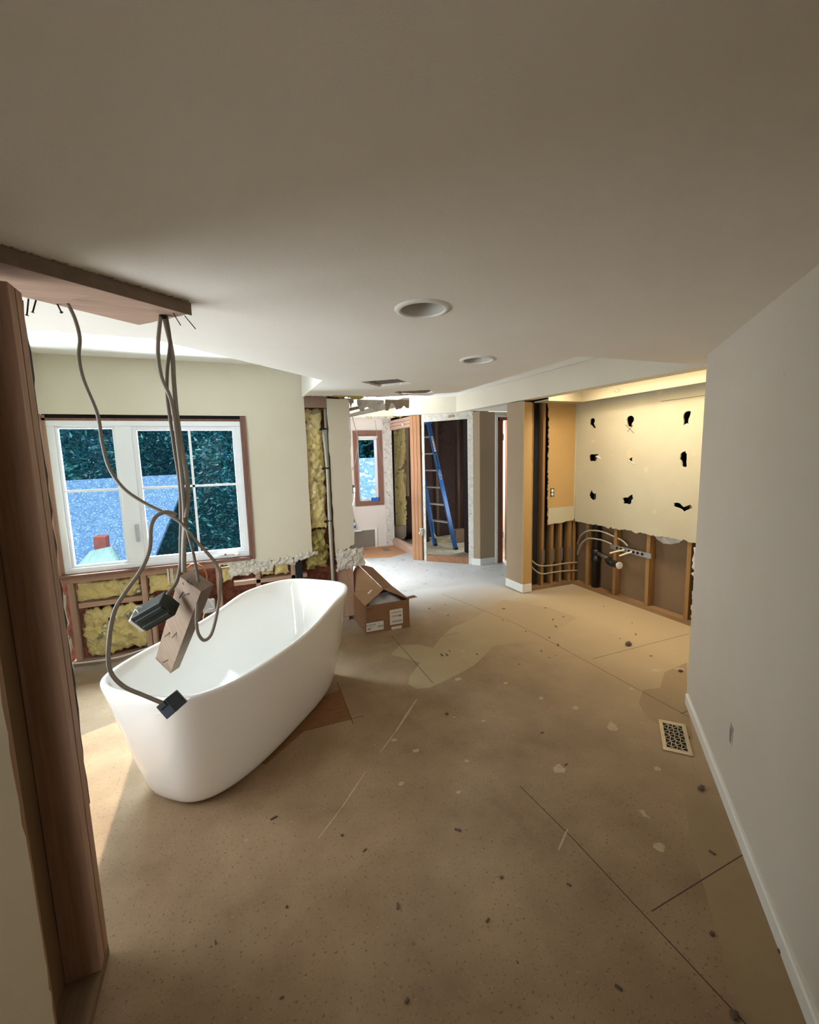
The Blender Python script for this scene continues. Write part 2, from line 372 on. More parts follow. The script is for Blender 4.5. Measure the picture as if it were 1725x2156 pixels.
poly = [V(.637, 3.017, ZL)] + [V(.637, 3.80, ZL)] + brk[1:] + jag((1.30, 3.74, ZL), (1.845, 3.33, ZL), 14, .01, (0, 1, 0), 4)[1:] + [V(1.83, 1.93, ZL), V(2.79, 1.90, ZL), V(2.79, 1.85, ZL), V(-.55, -1.55, ZL), V(XL_, -1.55, ZL), V(XL_, 2.19, ZL), V(-.264, 2.19, ZL)]
b = B().prism(poly, (0, 0, .014), [circ(L1, .083), circ(L2, .083), hA, hB])
struct('ceiling', b, CEIL)
b = B().box((.637, 3.017, ZL+.0145), (.652, 3.885, ZH-.001)); b.box((-1.2, 2.175, ZL+.0145), (-.264, 2.19, ZH-.001))
b.prism([(-.264, 2.19, ZL+.0145), (.637, 3.017, ZL+.0145), (.637, 3.017, ZH-.001), (-.264, 2.19, ZH-.001)], (.01, -.011, 0))
b.prism([(.637, 3.80, ZL), (.652, 3.80, ZL), (.652, 3.884, ZL), (.637, 3.884, ZL)], (0, 0, .014))
struct('trim_1', b, WHITE)
b = B().prism([(x, y, ZH) for x, y in outer], (0, 0, .05))
struct('ceiling_upper', b, mat('upper_ceiling_paint', 'eeece6', 'e8e6df', .8, 3))
# ceiling joists above the lowered ceiling, seen through the ragged holes
for i, (q, lab) in enumerate([([(775, 806), (850, 799), (862, 806), (800, 812)], 'brown board glimpsed through the farther-left ragged ceiling hole'), ([(835, 829), (835, 822), (893, 819), (905, 824), (885, 830)], 'tan board glimpsed through the right-hand ragged ceiling hole')]):
    c = sum((fl(*p, ZL) for p in q), V(0, 0, 0))/len(q)
    item('ceiling_board', B().prism([c+(fl(*p, ZL)-c)*1.5+V(0, 0, .0155) for p in q], (0, 0, .01)), mat('joist_paper%d' % i, ['6e5f53', '8a6f54'][i], ['57493e', '6e563f'][i], .9, 6), lab, 'board')

# ================================================================== WALLS
# right-hand wall, running at 45 degrees
d45 = V(1, 1, 0).normalized(); n45 = V(1, -1, 0).normalized()
R0 = V(2.53, 1.685, 0); R1 = V(-.40, -1.245, 0)
gash = [on(*p, (1, -1, 0), .845) for p in [(1539, 1519), (1545, 1535), (1544, 1552), (1541, 1572), (1536, 1560), (1537, 1535)]]
b = B().prism([R0, R1, R1+V(0, 0, ZL+.25), R0+V(0, 0, ZL+.25)], n45*.1, [])
# front skin with the gash cut out
b = B().prism([R0, R1, R1+V(0, 0, ZL), R0+V(0, 0, ZL)], n45*.012, [gash])
g0 = on(1541, 1545, (1, -1, 0), .845); struct('wall_right_gash_shade', B().prism([g0+n45*.02-d45*.1-V(0, 0, .1), g0+n45*.02+d45*.1-V(0, 0, .1), g0+n45*.02+d45*.1+V(0, 0, .1), g0+n45*.02-d45*.1+V(0, 0, .1)], n45*.01), BLACK)  # black sheet stands in for the shade inside the gash
b.prism([R0+n45*.05, R1+n45*.05, R1+n45*.05+V(0, 0, ZL), R0+n45*.05+V(0, 0, ZL)], n45*.05)
b.prism([R0+n45*.012, R0+n45*.05, R0+n45*.05+V(0, 0, ZL), R0+n45*.012+V(0, 0, ZL)], -d45*.02)
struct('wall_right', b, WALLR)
struct('wall_behind', B().box((-1.3, -1.62, 0), (-.2, -1.55, ZL)).box((-.45, -1.6, 0), (-.38, -1.2, ZL)), WALL)
# torn paper in the gash
b = B()
for p, q in [((1538, 1522), (1543, 1545)), ((1543, 1545), (1540, 1570))]:
    a, c = on(*p, (1, -1, 0), .842), on(*q, (1, -1, 0), .842); b.prism([a, c, c+V(.004, .004, 0), a+V(.006, .006, 0)], n45*.004)
struct('trim_2', b, GYP)
# baseboard
bs = on(1449, 1466, (1, -1, 0), .845); bs.z = 0
b = B().prism([bs, bs-n45*.014, bs-n45*.014+V(0, 0, .055), bs-n45*.009+V(0, 0, .062), bs+V(0, 0, .062)], R1-R0)
struct('baseboard_right', b, WHITE)
# little nail tear at upper right of the wall
a = on(1640, 792, (1, -1, 0), .843); c = on(1652, 790, (1, -1, 0), .843)
struct('trim_3', B().prism([a, c, c+V(0, 0, .003), a+V(0, 0, .0015)], -n45*.002), GYP)

# window wall
YW = 3.9
def wy(px, py, y=YW): return PY(px, py, y)
ZT = 1.905; XL, XR = -1.22, .168
cut = jag((.655, YW, .665), (-.13, YW, .675), 30, .014, (0, 0, 1), 11)
poly = [V(XL, YW, ZH), V(.655, YW, ZH)] + [V(.655, YW, 2.0)] + jag((.655, YW, 1.95), (.655, YW, .72), 12, .003, (1, 0, 0), 5) + cut + [V(-.13, YW, .70), V(XR, YW, .70), V(XR, YW, ZT), V(XL, YW, ZT)]
struct('wall_front', B().prism(poly, (0, .0127, 0)), WALL)
# left wall with its own window, left of the tub
b = B().box((XL-.09, 2.75, 0), (XL-.001, 3.89, ZH-.002)).box((XL-.09, -1.5, 0), (XL-.001, 1.35, ZH-.002)).box((XL-.09, 1.35, 0), (XL-.001, 2.75, .62)).box((XL-.09, 1.35, 1.75), (XL-.001, 2.75, ZH-.002))
struct('wall_left', b, WALL)
# lower left drywall remnant on the left wall, below window
# sheathing behind the studs of the window wall
b = B()
for a, c in [((-1.3, 4.03, 0), (1.05, 4.06, .70)), ((-1.3, 4.03, 1.93), (1.05, 4.06, ZH-.01)), ((.20, 4.03, .7), (1.05, 4.06, 1.93)), ((-1.31, 4.03, .7), (-1.235, 4.06, 1.93))]: b.box(a, c)
struct('wall_front_sheathing', b, OSB)
# narrow drywall column at the wall's right end
pp = [V(.852, YW, 2.063), V(1.05, YW, 2.060)] + jag((1.05, YW, 2.05), (1.05, YW, .80), 24, .006, (1, 0, 0), 8) + [V(1.048, YW, .74)] + jag((1.045, YW, .735), (.87, YW, .655), 12, .008, (0, 0, 1), 9) + jag((.865, YW, .66), (.852, YW, 2.0), 20, .004, (1, 0, 0), 10)
struct('wall_column', B().prism(pp, (0, .0127, 0)), WALL)
# bay walls
b = B().box((.98, 4.07, 0), (1.05, 4.95, ZH-.002)).box((.98, 6.2, 0), (1.05, 7.0, ZH-.002)).box((.98, 4.95, 0), (1.05, 6.2, .5)).box((.98, 4.95, 2.0), (1.05, 6.2, ZH-.002))
struct('wall_bay_left', b, WALL)
wx0, wx1, wz0, wz1 = 1.925, 2.428, .722, 1.968      # small window casing outside
b = B().prism([(1.0, 7, 0), (2.5, 7, 0), (2.5, 7, ZH-.002), (1.0, 7, ZH-.002)], (0, .013, 0), [[(wx0+.05, 7, wz0+.05), (wx1-.05, 7, wz0+.05), (wx1-.05, 7, wz1-.05), (wx0+.05, 7, wz1-.05)]])
b.box((1.0, 7.013, 0), (wx0+.03, 7.12, ZH-.002)).box((wx1-.03, 7.013, 0), (2.5, 7.12, ZH-.002)).box((wx0+.03, 7.013, 0), (wx1-.03, 7.12, wz0+.04)).box((wx0+.03, 7.013, wz1-.04), (wx1-.03, 7.12, ZH-.002))
struct('wall_back', b, mat('bay_wall_paint', 'd3c9bf', 'ccc1b6', .8, 2, speck=[('b8a99b', 14, .72)]))
# scraped strip, corner of bay
b = B().prism([V(2.455, 6.985, 0)]+jag((2.455, 6.985, .05), (2.455, 6.985, 2.1), 30, .012, (1, 0, 0), 12)+[V(2.60, 6.985, 2.1), V(2.60, 6.985, 0)], (0, .012, 0))
b.box((2.44, 6.999, 2.1), (2.6, 7.0, ZH-.01))
struct('trim_4', b, SCRAPE)
# dropped header round the middle: along x = 2.92, diagonal, then along y = 5.95
def hdr(p, q, t):
    p, q, t = Vector(p), Vector(q), Vector(t)
    return [p, q, V(q.x, q.y, ZH-.002), V(p.x, p.y, ZH-.002)], t
b = B()
for p, q, t in [((2.92, 1.3, 2.068), (2.92, 5.30, 2.112), (.13, 0, 0)), ((2.92, 5.30, 2.112), (2.262, 5.955, 2.115), (.09, .09, 0)), ((2.262, 5.955, 2.115), (1.06, 5.955, 2.11), (0, .13, 0))]:
    pts, t = hdr(p, q, t); b.prism(pts, t)
struct('wall_header', b, WALL)
# soffit over the passage and the closet strip, at the header's underside
b = B().prism([(3.05, 3.97, 2.11), (4.35, 3.97, 2.11), (4.35, 5.1, 2.11), (3.05, 5.1, 2.11)], (0, 0, .015))
struct('ceiling_passage', b, CEIL)
struct('ceiling_bay', B().prism([(1.06, 6.09, 2.165), (2.33, 6.09, 2.165), (2.55, 5.9, 2.165), (2.58, 6.985, 2.165), (1.06, 6.985, 2.165)], (0, 0, .012)), CEIL)
# passage wall: rounded taupe wall end, white casing, door
b = B(); prof = [V(3.10, 5.165, 0)]
for k in range(9):
    t = k/8; prof.append(V(3.10+.29*t, 5.165-.055*sin(t*pi/2), 0))
prof += [V(3.39, 5.25, 0), V(3.12, 5.25, 0)]
prof = [V(3.085, 5.19, 0), V(3.165, 5.105, 0), V(3.40, 5.10, 0), V(3.40, 5.22, 0), V(3.12, 5.25, 0)]
struct('wall_passage', B().prism(prof, (0, 0, 2.105)), TAUPE)
struct('baseboard_passage', B().prism([V(3.075, 5.185, 0), V(3.16, 5.093, 0), V(3.402, 5.088, 0), V(3.402, 5.1, 0), V(3.165, 5.105, 0), V(3.085, 5.19, 0)], (0, 0, .09)), WHITE)
struct('wall_passage_end', B().box((3.64, 5.1, 0), (4.4, 5.2, 2.1)).box((4.3, 3.9, 0), (4.4, 5.1, 2.1)).box((3.40, 5.1, 2.035), (3.64, 5.2, 2.105)), WALL)
dr = struct('door_1', B().box((3.402, 5.075, 0), (3.434, 5.21, 2.06)).box((3.434, 5.075, 2.033), (4.25, 5.09, 2.06)), WHITE)
struct('door_jamb', B().box((3.434, 5.09, 0), (3.47, 5.215, 2.02)).box((3.47, 5.12, 0), (3.55, 5.215, 2.02)).box((3.434, 5.09, 1.99), (3.64, 5.215, 2.03)), DOORW, dr)
struct('door_leaf', B().box((3.50, 5.216, .01), (3.54, 5.93, 2.0)), DOORW, dr, bevel=.003)
for z in (.35, 1.72): struct('hinge', B().box((3.535, 5.105, z), (3.552, 5.12, z+.09)), STEEL, dr)
struct('wall_hall', B().box((3.55, 5.94, 0), (4.4, 5.98, 2.3)).box((4.2, 5.2, 0), (4.24, 5.94, 2.3)), WHITE)

# post at the wall end
struct('wall_post', B().prism([(2.92, 4.135, .10), (2.92, 3.842, .10), (2.932, 3.842, .10), (2.932, 4.135, .10)], (0, 0, 1.985)).box((2.932, 4.12, .1), (3.04, 4.135, 2.085)), TAUPE)
struct('wall_post_return', B().prism([V(2.92, 3.83, .10)]+[V(3.035, 3.83, .1)]+jag((3.035, 3.83, .12), (3.022, 3.83, 2.07), 26, .004, (1, 0, 0), 14)+[V(2.92, 3.83, 2.076)], (0, .012, 0)), TAN)
b = B().box((2.908, 3.818, .008), (2.92, 4.147, .1)).box((2.92, 3.818, .008), (3.033, 3.83, .1)).box((2.908, 4.135, .008), (3.05, 4.147, .1))
struct('baseboard_post', b, WHITE, bevel=.003)
# alcove, short left wall with painted drywall above the cut
zc = .735
pan = [V(3.245, 3.85, 2.075)]+jag((3.262, 3.85, 2.0), (3.27, 3.85, zc), 60, .009, (1, 0, 0), 15)+jag((3.27, 3.85, zc), (3.648, 3.85, .757), 12, .008, (0, 0, 1), 16)+[V(3.648, 3.85, 2.076)]
struct('wall_alcove_left', B().prism(pan, (0, .0127, 0)), TAN)
bd = [V(3.274, 3.8495, .925), V(3.645, 3.8495, .925), V(3.645, 3.8495, .765)]+jag((3.645, 3.8495, .762), (3.275, 3.8495, zc+.004), 10, .006, (0, 0, 1), 17)
struct('trim_5', B().prism(bd, (0, -.0006, 0)), CREAM)
struct('trim_6', B().box((3.632, 3.842, .78), (3.648, 3.8495, 2.075)), CREAM)
# alcove back wall with nine openings
XB = 3.65
def cp(x, y, x0=XB): return PX(1140+x/4.79, 770+y/4.79, x0)
HP = [[(490,580),(493,548),(505,532),(522,527),(537,536),(542,552),(538,568),(530,582),(538,600),(550,625),(538,634),(520,622),(506,602),(494,595)],
      [(862,550),(866,528),(880,510),(905,502),(926,512),(937,532),(933,558),(918,578),(912,592),(918,612),(892,617),(874,608),(868,585)],
      [(1430,520),(1436,490),(1450,470),(1480,455),(1510,460),(1505,490),(1498,512),(1486,540),(1483,565),(1488,602),(1470,580),(1450,592),(1433,598),(1437,560)],
      [(483,930),(488,905),(500,893),(530,893),(570,890),(577,905),(555,906),(548,918),(562,930),(556,950),(545,965),(520,960),(490,962)],
      [(885,942),(900,930),(920,925),(915,945),(918,970),(900,962),(890,955)],
      [(1395,945),(1402,920),(1405,890),(1425,870),(1455,860),(1456,880),(1468,885),(1468,940),(1464,975),(1468,1015),(1450,1025),(1420,1015),(1420,980),(1408,950)],
      [(482,1310),(486,1290),(498,1270),(510,1250),(516,1275),(530,1290),(553,1290),(552,1320),(550,1345),(532,1352),(530,1370),(510,1350),(490,1335)],
      [(818,1340),(845,1328),(870,1330),(890,1312),(920,1298),(920,1320),(928,1340),(912,1352),(905,1390),(880,1400),(860,1390),(828,1390),(828,1365)],
      [(1338,1385),(1370,1380),(1400,1388),(1415,1405),(1435,1425),(1470,1412),(1505,1400),(1525,1435),(1480,1452),(1455,1462),(1438,1476),(1415,1450),(1390,1437),(1338,1420)]]
holes = [[cp(*p) for p in h] for h in HP]
bk = [V(XB, 3.85, 2.15), V(XB, 2.0, 2.15), V(XB, 2.0, .80)] + jag((XB, 2.36, .745), (XB, 3.40, .745), 46, .012, (0, 0, 1), 18)+jag((XB, 3.40, .745), (XB, 3.84, .752), 10, .006, (0, 0, 1), 19)
b = B().prism(bk, (.0127, 0, 0), holes)
wb = struct('wall_alcove_back', b, CREAM)
# beige patch over the middle cutout
c = cp(890, 885); pt = [c+V(0, cos(2*pi*k/20)*.035, sin(2*pi*k/20)*.043) for k in range(20)]
struct('trim_7', B().prism(pt, (-.001, 0, 0)), PATCH)
b = B()
for p, q in [((850, 595), (935, 680)), ((925, 600), (868, 668)), ((1205, 360), (1440, 330)), ((1440, 330), (1660, 298)), ((1540, 130), (1542, 170))]:
    b.beam(cp(*p), cp(*q), .001, .005 if p[0] < 1000 else .004)
struct('trim_8', b, CHALK)
b = B()   # loose paper flaps at two cutouts
for p in ([(548, 918), (580, 905), (605, 945), (570, 925)], [(885, 950), (920, 985), (950, 992), (915, 975)], [(1433, 598), (1470, 585), (1488, 608), (1450, 592)]):
    q = [cp(*t) for t in p]; b.prism(q, (-.004, 0, 0))
struct('trim_9', b, WHITE)
# torn right edge below: bare paper strip
st = [V(XB, 2.45, .70)]+jag((XB, 2.44, .66), (XB, 2.43, .02), 20, .022, (0, 1, 0), 20)+[V(XB, 2.1, .02), V(XB, 2.1, .80), V(XB, 2.36, .75)]
struct('wall_alcove_torn', B().prism(st, (.0127, 0, 0)), SCRAPE)
st = [V(XB-.001, 2.62, .735), V(XB-.001, 2.9, .745), V(XB-.001, 2.88, .70), V(XB-.001, 2.80, .665), V(XB-.001, 2.72, .672), V(XB-.001, 2.64, .70)]
struct('trim_10', B().prism([p+V(.09, 0, 0) for p in st], (.004, 0, 0)), TORN)
# brown backing of the cavity (paper back of the next room's drywall)
struct('wall_alcove_backing', B().box((3.745, 1.7, 0), (3.757, 3.944, .84)).box((3.66, 1.99, 0), (3.745, 2.0, .84)), BROWNPAPER)
struct('wall_alcove_shade', B().box((3.745, 1.7, .84), (3.757, 3.944, 2.2)).box((3.02, 3.945, 0), (3.757, 3.957, 2.2)).box((3.66, 1.99, .84), (3.745, 2.0, 2.2)), BLACK)  # black sheets stand in for darkness behind the holes and open bay
struct('wall_alcove_right', B().box((2.62, 1.58, 0), (3.74, 1.69, ZH-.004)), WALL)
struct('ceiling_alcove', B().box((3.05, 1.69, 2.30), (3.745, 3.95, 2.318)), CREAM)
# cove fascia round the alcove's lit recess, with its ledge board
b = B().box((3.50, 1.70, 2.06), (3.512, 3.62, 2.298)).box((3.06, 3.62, 2.062), (3.512, 3.632, 2.298))
b.box((3.512, 1.70, 2.068), (3.649, 3.849, 2.08)).box((3.06, 3.632, 2.068), (3.512, 3.849, 2.08))
struct('trim_11', b, CREAM)
b = B().tube([PX(1294, 822, 3.49), PX(1297, 826, 3.47), PX(1302, 826, 3.46), PX(1305, 820, 3.47), PX(1300, 818, 3.49)], .0015, 6, 4)
item('wire_loop', b, CABLED, 'thin dark loop of wire sticking out of the lit cove above the alcove', 'wire')

# ================================================================== MAIN WINDOW
W1 = struct('window_1', B().box((-1.18, 3.925, 1.822), (.125, 3.985, 1.862)).box((-1.18, 3.925, .725), (.125, 3.985, .765)).box((-1.18, 3.925, .765), (-1.135, 3.985, 1.822)).box((.09, 3.925, .765), (.125, 3.985, 1.822)).box((-.765, 3.925, .765), (-.655, 3.985, 1.822)), VINYL, bevel=.004)
def sash(x0, x1, z0, z1, y, t, mx, mz, par):
    b = B().box((x0, y, z0), (x0+t, y+.035, z1)).box((x1-t, y, z0), (x1, y+.035, z1)).box((x0+t, y, z0), (x1-t, y+.035, z0+t)).box((x0+t, y, z1-t), (x1-t, y+.035, z1))
    s = struct('sash', b, VINYL, par, bevel=.003)
    struct('glass', B().box((x0+t-.002, y+.015, z0+t-.002), (x1-t+.002, y+.019, z1-t+.002)), GLASS, s)
    g = B()
    for m in mz: g.box((x0+t, y+.006, m-.009), (x1-t, y+.0145, m+.009))
    for m in mx: g.box((m-.009, y+.006, z0+t), (m+.009, y+.0145, z1-t))
    if mx or mz: struct('grille_bar', g, VINYL, s)
    return s
sash(-1.135, -.765, .765, 1.822, 3.94, .018, [], [1.345], W1)
sash(-.655, .09, .765, 1.822, 3.935, .032, [-.262], [1.345], W1)
b = B().box((-.70, 3.905, .93), (-.672, 3.925, 1.07)).box((-.695, 3.89, .97), (-.678, 3.905, 1.05))
struct('lock_handle', b, mat('handle_grey', 'b4b8bd', None, .4), W1, bevel=.003)
b = B().beam((-.18, 3.905, .745), (.03, 3.905, .752), .012, .014).beam((-.12, 3.90, .76), (0, 3.90, .762), .01, .01).box((-.075, 3.895, .745), (-.06, 3.912, .775)).lathe((.02, 3.905, .738), (0, 0, 1), [(.018, 0), (.018, .02), (.01, .026)], 14)
struct('crank', b, WHITE, W1)
# wooden jamb boards of the opening
b = B().box((-1.218, 3.87, .70), (-1.20, 4.02, 1.90)).box((-1.20, 3.925, .72), (-1.18, 4.02, 1.90))
struct('jamb_left', b, RZ, W1)
b = B().box((.126, 3.895, .715), (.140, 4.0, 1.90)).box((.140, 3.89, .705), (.152, 4.0, 1.90)).box((.152, 3.885, .70), (.167, 3.99, 1.90))
struct('jamb_right', b, CASEW, W1, bevel=.002)
struct('head_board', B().box((-1.2, 3.925, 1.8625), (.126, 4.02, 1.880)), CASEW, W1)
struct('head_gap', B().box((-1.2, 3.935, 1.8805), (.126, 4.02, 1.93)), BLACK, W1)
b = B().box((-1.2, 3.87, .700), (.126, 4.0, .7245))
struct('sill', b, CASEW, W1, bevel=.003)

# framing of the window wall
GW = 'bare framing of the window wall'
item('rough_sill', B().box((-1.2, 3.912, .655), (-.14, 4.0, .698)), RX, 'reddish rough sill board running directly under the big window', 'framing board', GW, bevel=.002)
item('framing_block', B().box((-1.12, 3.915, .455), (-.70, 4.0, .492)), RX, 'horizontal block between the two rows of yellow insulation, left of the dark boxes', 'framing board', GW, bevel=.002)
item('framing_block', B().box((-.02, 3.915, .475), (.60, 4.0, .51)), RX, 'horizontal board behind the tub rim, right of the hanging block', 'framing board', GW, bevel=.002)
def stud(x, z0, z1, label, m=RZ, y0=3.915, w=.038, y1=4.0, grp=GW):
    item('wall_stud', B().box((x, y0, z0), (x+w, y1, z1)), m, label, 'stud', grp, bevel=.002)
stud(-1.175, .04, .655, 'reddish corner stud at far left below the big window')
stud(-.70, .04, .655, 'short stud between the two upper yellow insulation panels')
stud(-.655, .04, .47, 'short stud right of the big yellow insulation panel, beside the hanging block', w=.03)
stud(-.155, .04, .655, 'short stud behind the hanging block, below the copper coloured coil')
stud(.16, .04, .66, 'short stud under the torn plaster, right of the looped cable')
stud(.46, .04, .66, 'short stud with black felt beside it, behind the tub head')
stud(.89, .04, .70, 'rough stud with orange peel under the drywall column', w=.14)
item('corner_board', B().prism([V(-1.205, 3.86, .0)]+jag((-1.215, 3.86, 0), (-1.215, 3.86, .66), 14, .004, (1, 0, 0), 31)[1:]+jag((-1.185, 3.86, .66), (-1.18, 3.86, 0), 14, .012, (1, 0, 0), 32), (0, .012, 0)), SCRAPE, 'white scraped drywall edge at lower left corner of the window wall', 'drywall scrap')
item('sole_plate', B().box((-1.2, 3.915, .0), (.97, 4.0, .038)), RX, 'sole plate on the floor behind the bathtub', 'framing board', GW)
item('felt_strip', B().prism([(.50, 3.91, .70), (.56, 3.91, .70), (.56, 3.91, .45), (.50, 3.91, .45)], (0, .004, 0)), BLACK, 'black felt strip hanging below the torn plaster behind the tub head', 'felt strip')
item('header_board', B().box((.645, 3.905, 1.985), (.852, 3.945, 2.10)), mat('header_board_paper', '927a68', '826a58', .85, 5), 'brown board closing the top of the tall insulation bay', 'framing board')
def lumpy(c00, c10, c11, c01, n, depth, nu, nv, seed, edge=.012, freq=14, back=.03):
    """soft lumpy slab: quad corners, outward normal n"""
    c00, c10, c11, c01, n = map(Vector, (c00, c10, c11, c01, n)); b = B(); rnd = random.Random(seed); off = V(seed*3.1, seed*1.7, seed*.9)
    U = (c10-c00).normalized(); W = (c01-c00).normalized(); fr = []
    for j in range(nv+1):
        for i in range(nu+1):
            u, v = i/nu, j/nv; p = c00.lerp(c10, u).lerp(c01.lerp(c11, u), v)
            e = (1-abs(2*u-1)**5)*(1-abs(2*v-1)**5)
            h = depth*(e*.55+.6*noise.fractal(p*freq+off, .8, 2.1, 4)*e)
            bu = noise.noise(p*freq*1.3+off*2)*edge*2; bv = noise.noise(p*freq*1.3-off)*edge*2
            fr.append(p+n*h+U*bu*(1-e*.6)+W*bv*(1-e*.6))
    m = nu+1; fs = [(j*m+i, j*m+i+1, (j+1)*m+i+1, (j+1)*m+i) for j in range(nv) for i in range(nu)]
    bd = [i for i in range(nu+1)]+[j*m+nu for j in range(1, nv+1)]+[nv*m+i for i in range(nu-1, -1, -1)]+[j*m for j in range(nv-1, 0, -1)]
    k = len(fr); vs = fr+[fr[i]-n*back for i in bd]; L = len(bd)
    fs += [(bd[i], bd[(i+1) % L], k+(i+1) % L, k+i) for i in range(L)]; fs.append(tuple(k+i for i in range(L)))
    return b.add(vs, fs)
def batt(x0, x1, z0, z1, label, m=INS, y=3.94, depth=.045, seed=1, z01=None, edge=.012, freq=19):
    z00 = z0; z10 = z01 if z01 is not None else z0
    b = lumpy((x0, y, z00), (x1, y, z10), (x1, y, z1), (x0, y, z1), (0, -1, 0), depth, max(8, int((x1-x0)/.011)), max(8, int((z1-z0)/.011)), seed, edge, freq)
    item('insulation_batt', b, m, label, 'insulation', 'yellow insulation in the open walls', smooth=True)
batt(-1.125, -.71, .505, .65, 'long low yellow insulation panel directly under the left half of the big window', seed=1)
batt(-.655, -.42, .505, .65, 'bright yellow insulation square under the window, just right of the short stud', seed=2)
batt(-1.10, -.665, .06, .432, 'largest yellow insulation panel with a dark hole, low at left behind the tub', seed=3, z01=.08, edge=.02)
batt(-.11, -.03, .53, .64, 'small yellow insulation bit right of the hanging wood block', seed=4)
batt(.21, .30, .53, .635, 'narrow tuft of yellow insulation under the torn plaster, left one of two', seed=5, edge=.018)
batt(.322, .452, .525, .635, 'wider tuft of yellow insulation under the torn plaster, beside black felt', seed=6, edge=.012)
batt(.665, .815, .91, 1.975, 'tall yellow insulation column in the open bay right of the window wall', seed=7, y=3.965, depth=.06)
batt(.61, .815, .53, .87, 'dirty dark insulation at the foot of the tall open bay', m=INSD, seed=8, y=3.975, depth=.08, edge=.03, freq=18)
item('dark_hole_liner', B().box((-.94, 3.908, .33), (-.915, 3.93, .352)), BLACK, 'small dark hole in the large yellow insulation panel', 'hole')
# torn plaster edges
def torn(pts, label, seed, y=3.897, hh=.05, depth=.03):
    b = B(); rnd = random.Random(seed)
    p0, p1, h0, h1 = pts
    b = lumpy((p0[0], y, p0[1]-h0), (p1[0], y, p1[1]-h1), (p1[0], y, p1[1]), (p0[0], y, p0[1]), (0, -1, 0), depth, max(10, int((p1[0]-p0[0])/.008)), 14, seed, .016, 30, .012)
    item('torn_plaster', b, TORN, label, 'torn plaster', 'crumpled plaster along the cut line')
torn(((-.05, .70), (.30, .68), .13, .10), 'crumpled white plaster strip under the window right end, behind looped cable', 41)
torn(((.30, .68), (.49, .685), .06, .07), 'crumpled white plaster strip between the two tufts and the felt', 42)
torn(((.49, .69), (.70, .71), .07, .03), 'crumpled white plaster strip left of the tall insulation bay foot', 43)
torn(((.87, .70), (1.13, .70), .20, .17), 'hanging crumpled plaster at the foot of the drywall column, above the box', 44, y=3.892)
# conduit and clips
pc = [wy(681, 905, 3.90), wy(689, 990, 3.89), wy(694, 1100, 3.885), wy(701, 1222, 3.88), wy(702, 1240, 3.88)]
pc.append(V(pc[-1].x+.01, 3.88, .02))
t = thing('conduit', 'pale grey vertical conduit between tall insulation and the drywall column', 'pipe', (pc[-1].x, 3.88, 0))
mk('tube', B().tube(pc, .013, 12, 4), PVC, t, smooth=True)
for px, py in [(681, 903), (686, 986), (691, 1097)]:
    c = wy(px, py, 3.885); mk('clip', B().box(c-V(.03, .012, .006), c+V(.03, .012, .006)).box(c-V(.035, .014, .012), c-V(.015, -.01, -.0)), BLACK, t)
item('vent_pipe', B().tube([V(.845, 3.955, .02), V(.845, 3.955, 1.98)], .013, 12), PVC, 'slim grey pipe standing behind the conduit at the open bay edge', 'pipe', smooth=True)

# ================================================================== BATHTUB
A = radians(49); U = V(cos(A), sin(A), 0); W = V(sin(A), -cos(A), 0)
UC, VC = 1.985, -1.64
def zr(u):
    s = max(0, min(1, (u-1.95)/.45)); s = s*s*(3-2*s); e = max(0, min(1, (1.6-u)/.35))
    return .592+.066*s+.012*e*e
def ring(a, bb, z, n, rel, N=96, uo=0, vo=0):
    out = []
    for k in range(N):
        t = 2*pi*k/N; c, s_ = cos(t), sin(t)
        du = a*math.copysign(abs(c)**(2/n), c); dv = bb*math.copysign(abs(s_)**(2/n), s_)
        u = UC+uo+du; v = VC+vo+dv; zz = z*zr(u) if rel else z
        out.append(U*u+W*v+V(0, 0, zz))
    return out
rings = []
for a, bb, z, n, rel in [(.50, .17, .012, 2.6, 0), (.60, .235, .003, 2.9, 0), (.630, .262, .010, 3.0, 0), (.648, .276, .035, 3.1, 0), (.665, .291, .16, 3.2, 1), (.700, .320, .45, 3.4, 1), (.738, .346, .75, 3.5, 1), (.762, .362, .93, 3.6, 1), (.768, .367, .975, 3.6, 1), (.764, .364, .995, 3.6, 1), (.755, .356, 1.0, 3.6, 1),
                         (.742, .344, .996, 3.6, 1), (.736, .338, .980, 3.6, 1), (.728, .331, .93, 3.5, 1), (.700, .305, .72, 3.3, 1), (.650, .265, .42, 3.0, 1), (.60, .232, .26, 2.8, 1), (.53, .20, .20, 2.6, 1), (.40, .15, .175, 2.4, 1), (.2, .08, .165, 2.2, 1), (.03, .02, .162, 2, 1)]:
    rings.append(ring(a, bb, z, n, rel))
b = B(); N = 96
vs = [p for r in rings for p in r]
fs = [(i*N+k, i*N+(k+1) % N, (i+1)*N+(k+1) % N, (i+1)*N+k) for i in range(len(rings)-1) for k in range(N)]
fs += [tuple(range(N-1, -1, -1)), tuple((len(rings)-1)*N+k for k in range(N))]
b.add(vs, fs)
c0 = U*UC+W*VC
T = thing('bathtub', 'white freestanding bathtub with softly raised far end on the bare subfloor', 'bathtub', c0)
o = mk('tub_shell', b, GLOSS, T, smooth=True); m = o.modifiers.new('sub', 'SUBSURF'); m.levels = 1; m.render_levels = 1
dc = U*UC+W*VC+V(0, 0, .0985)
mk('drain', B().lathe(dc, (0, 0, 1), [(.03, 0), (.034, .002), (.034, .005), (.02, .007)], 24), STEEL, T, smooth=True)

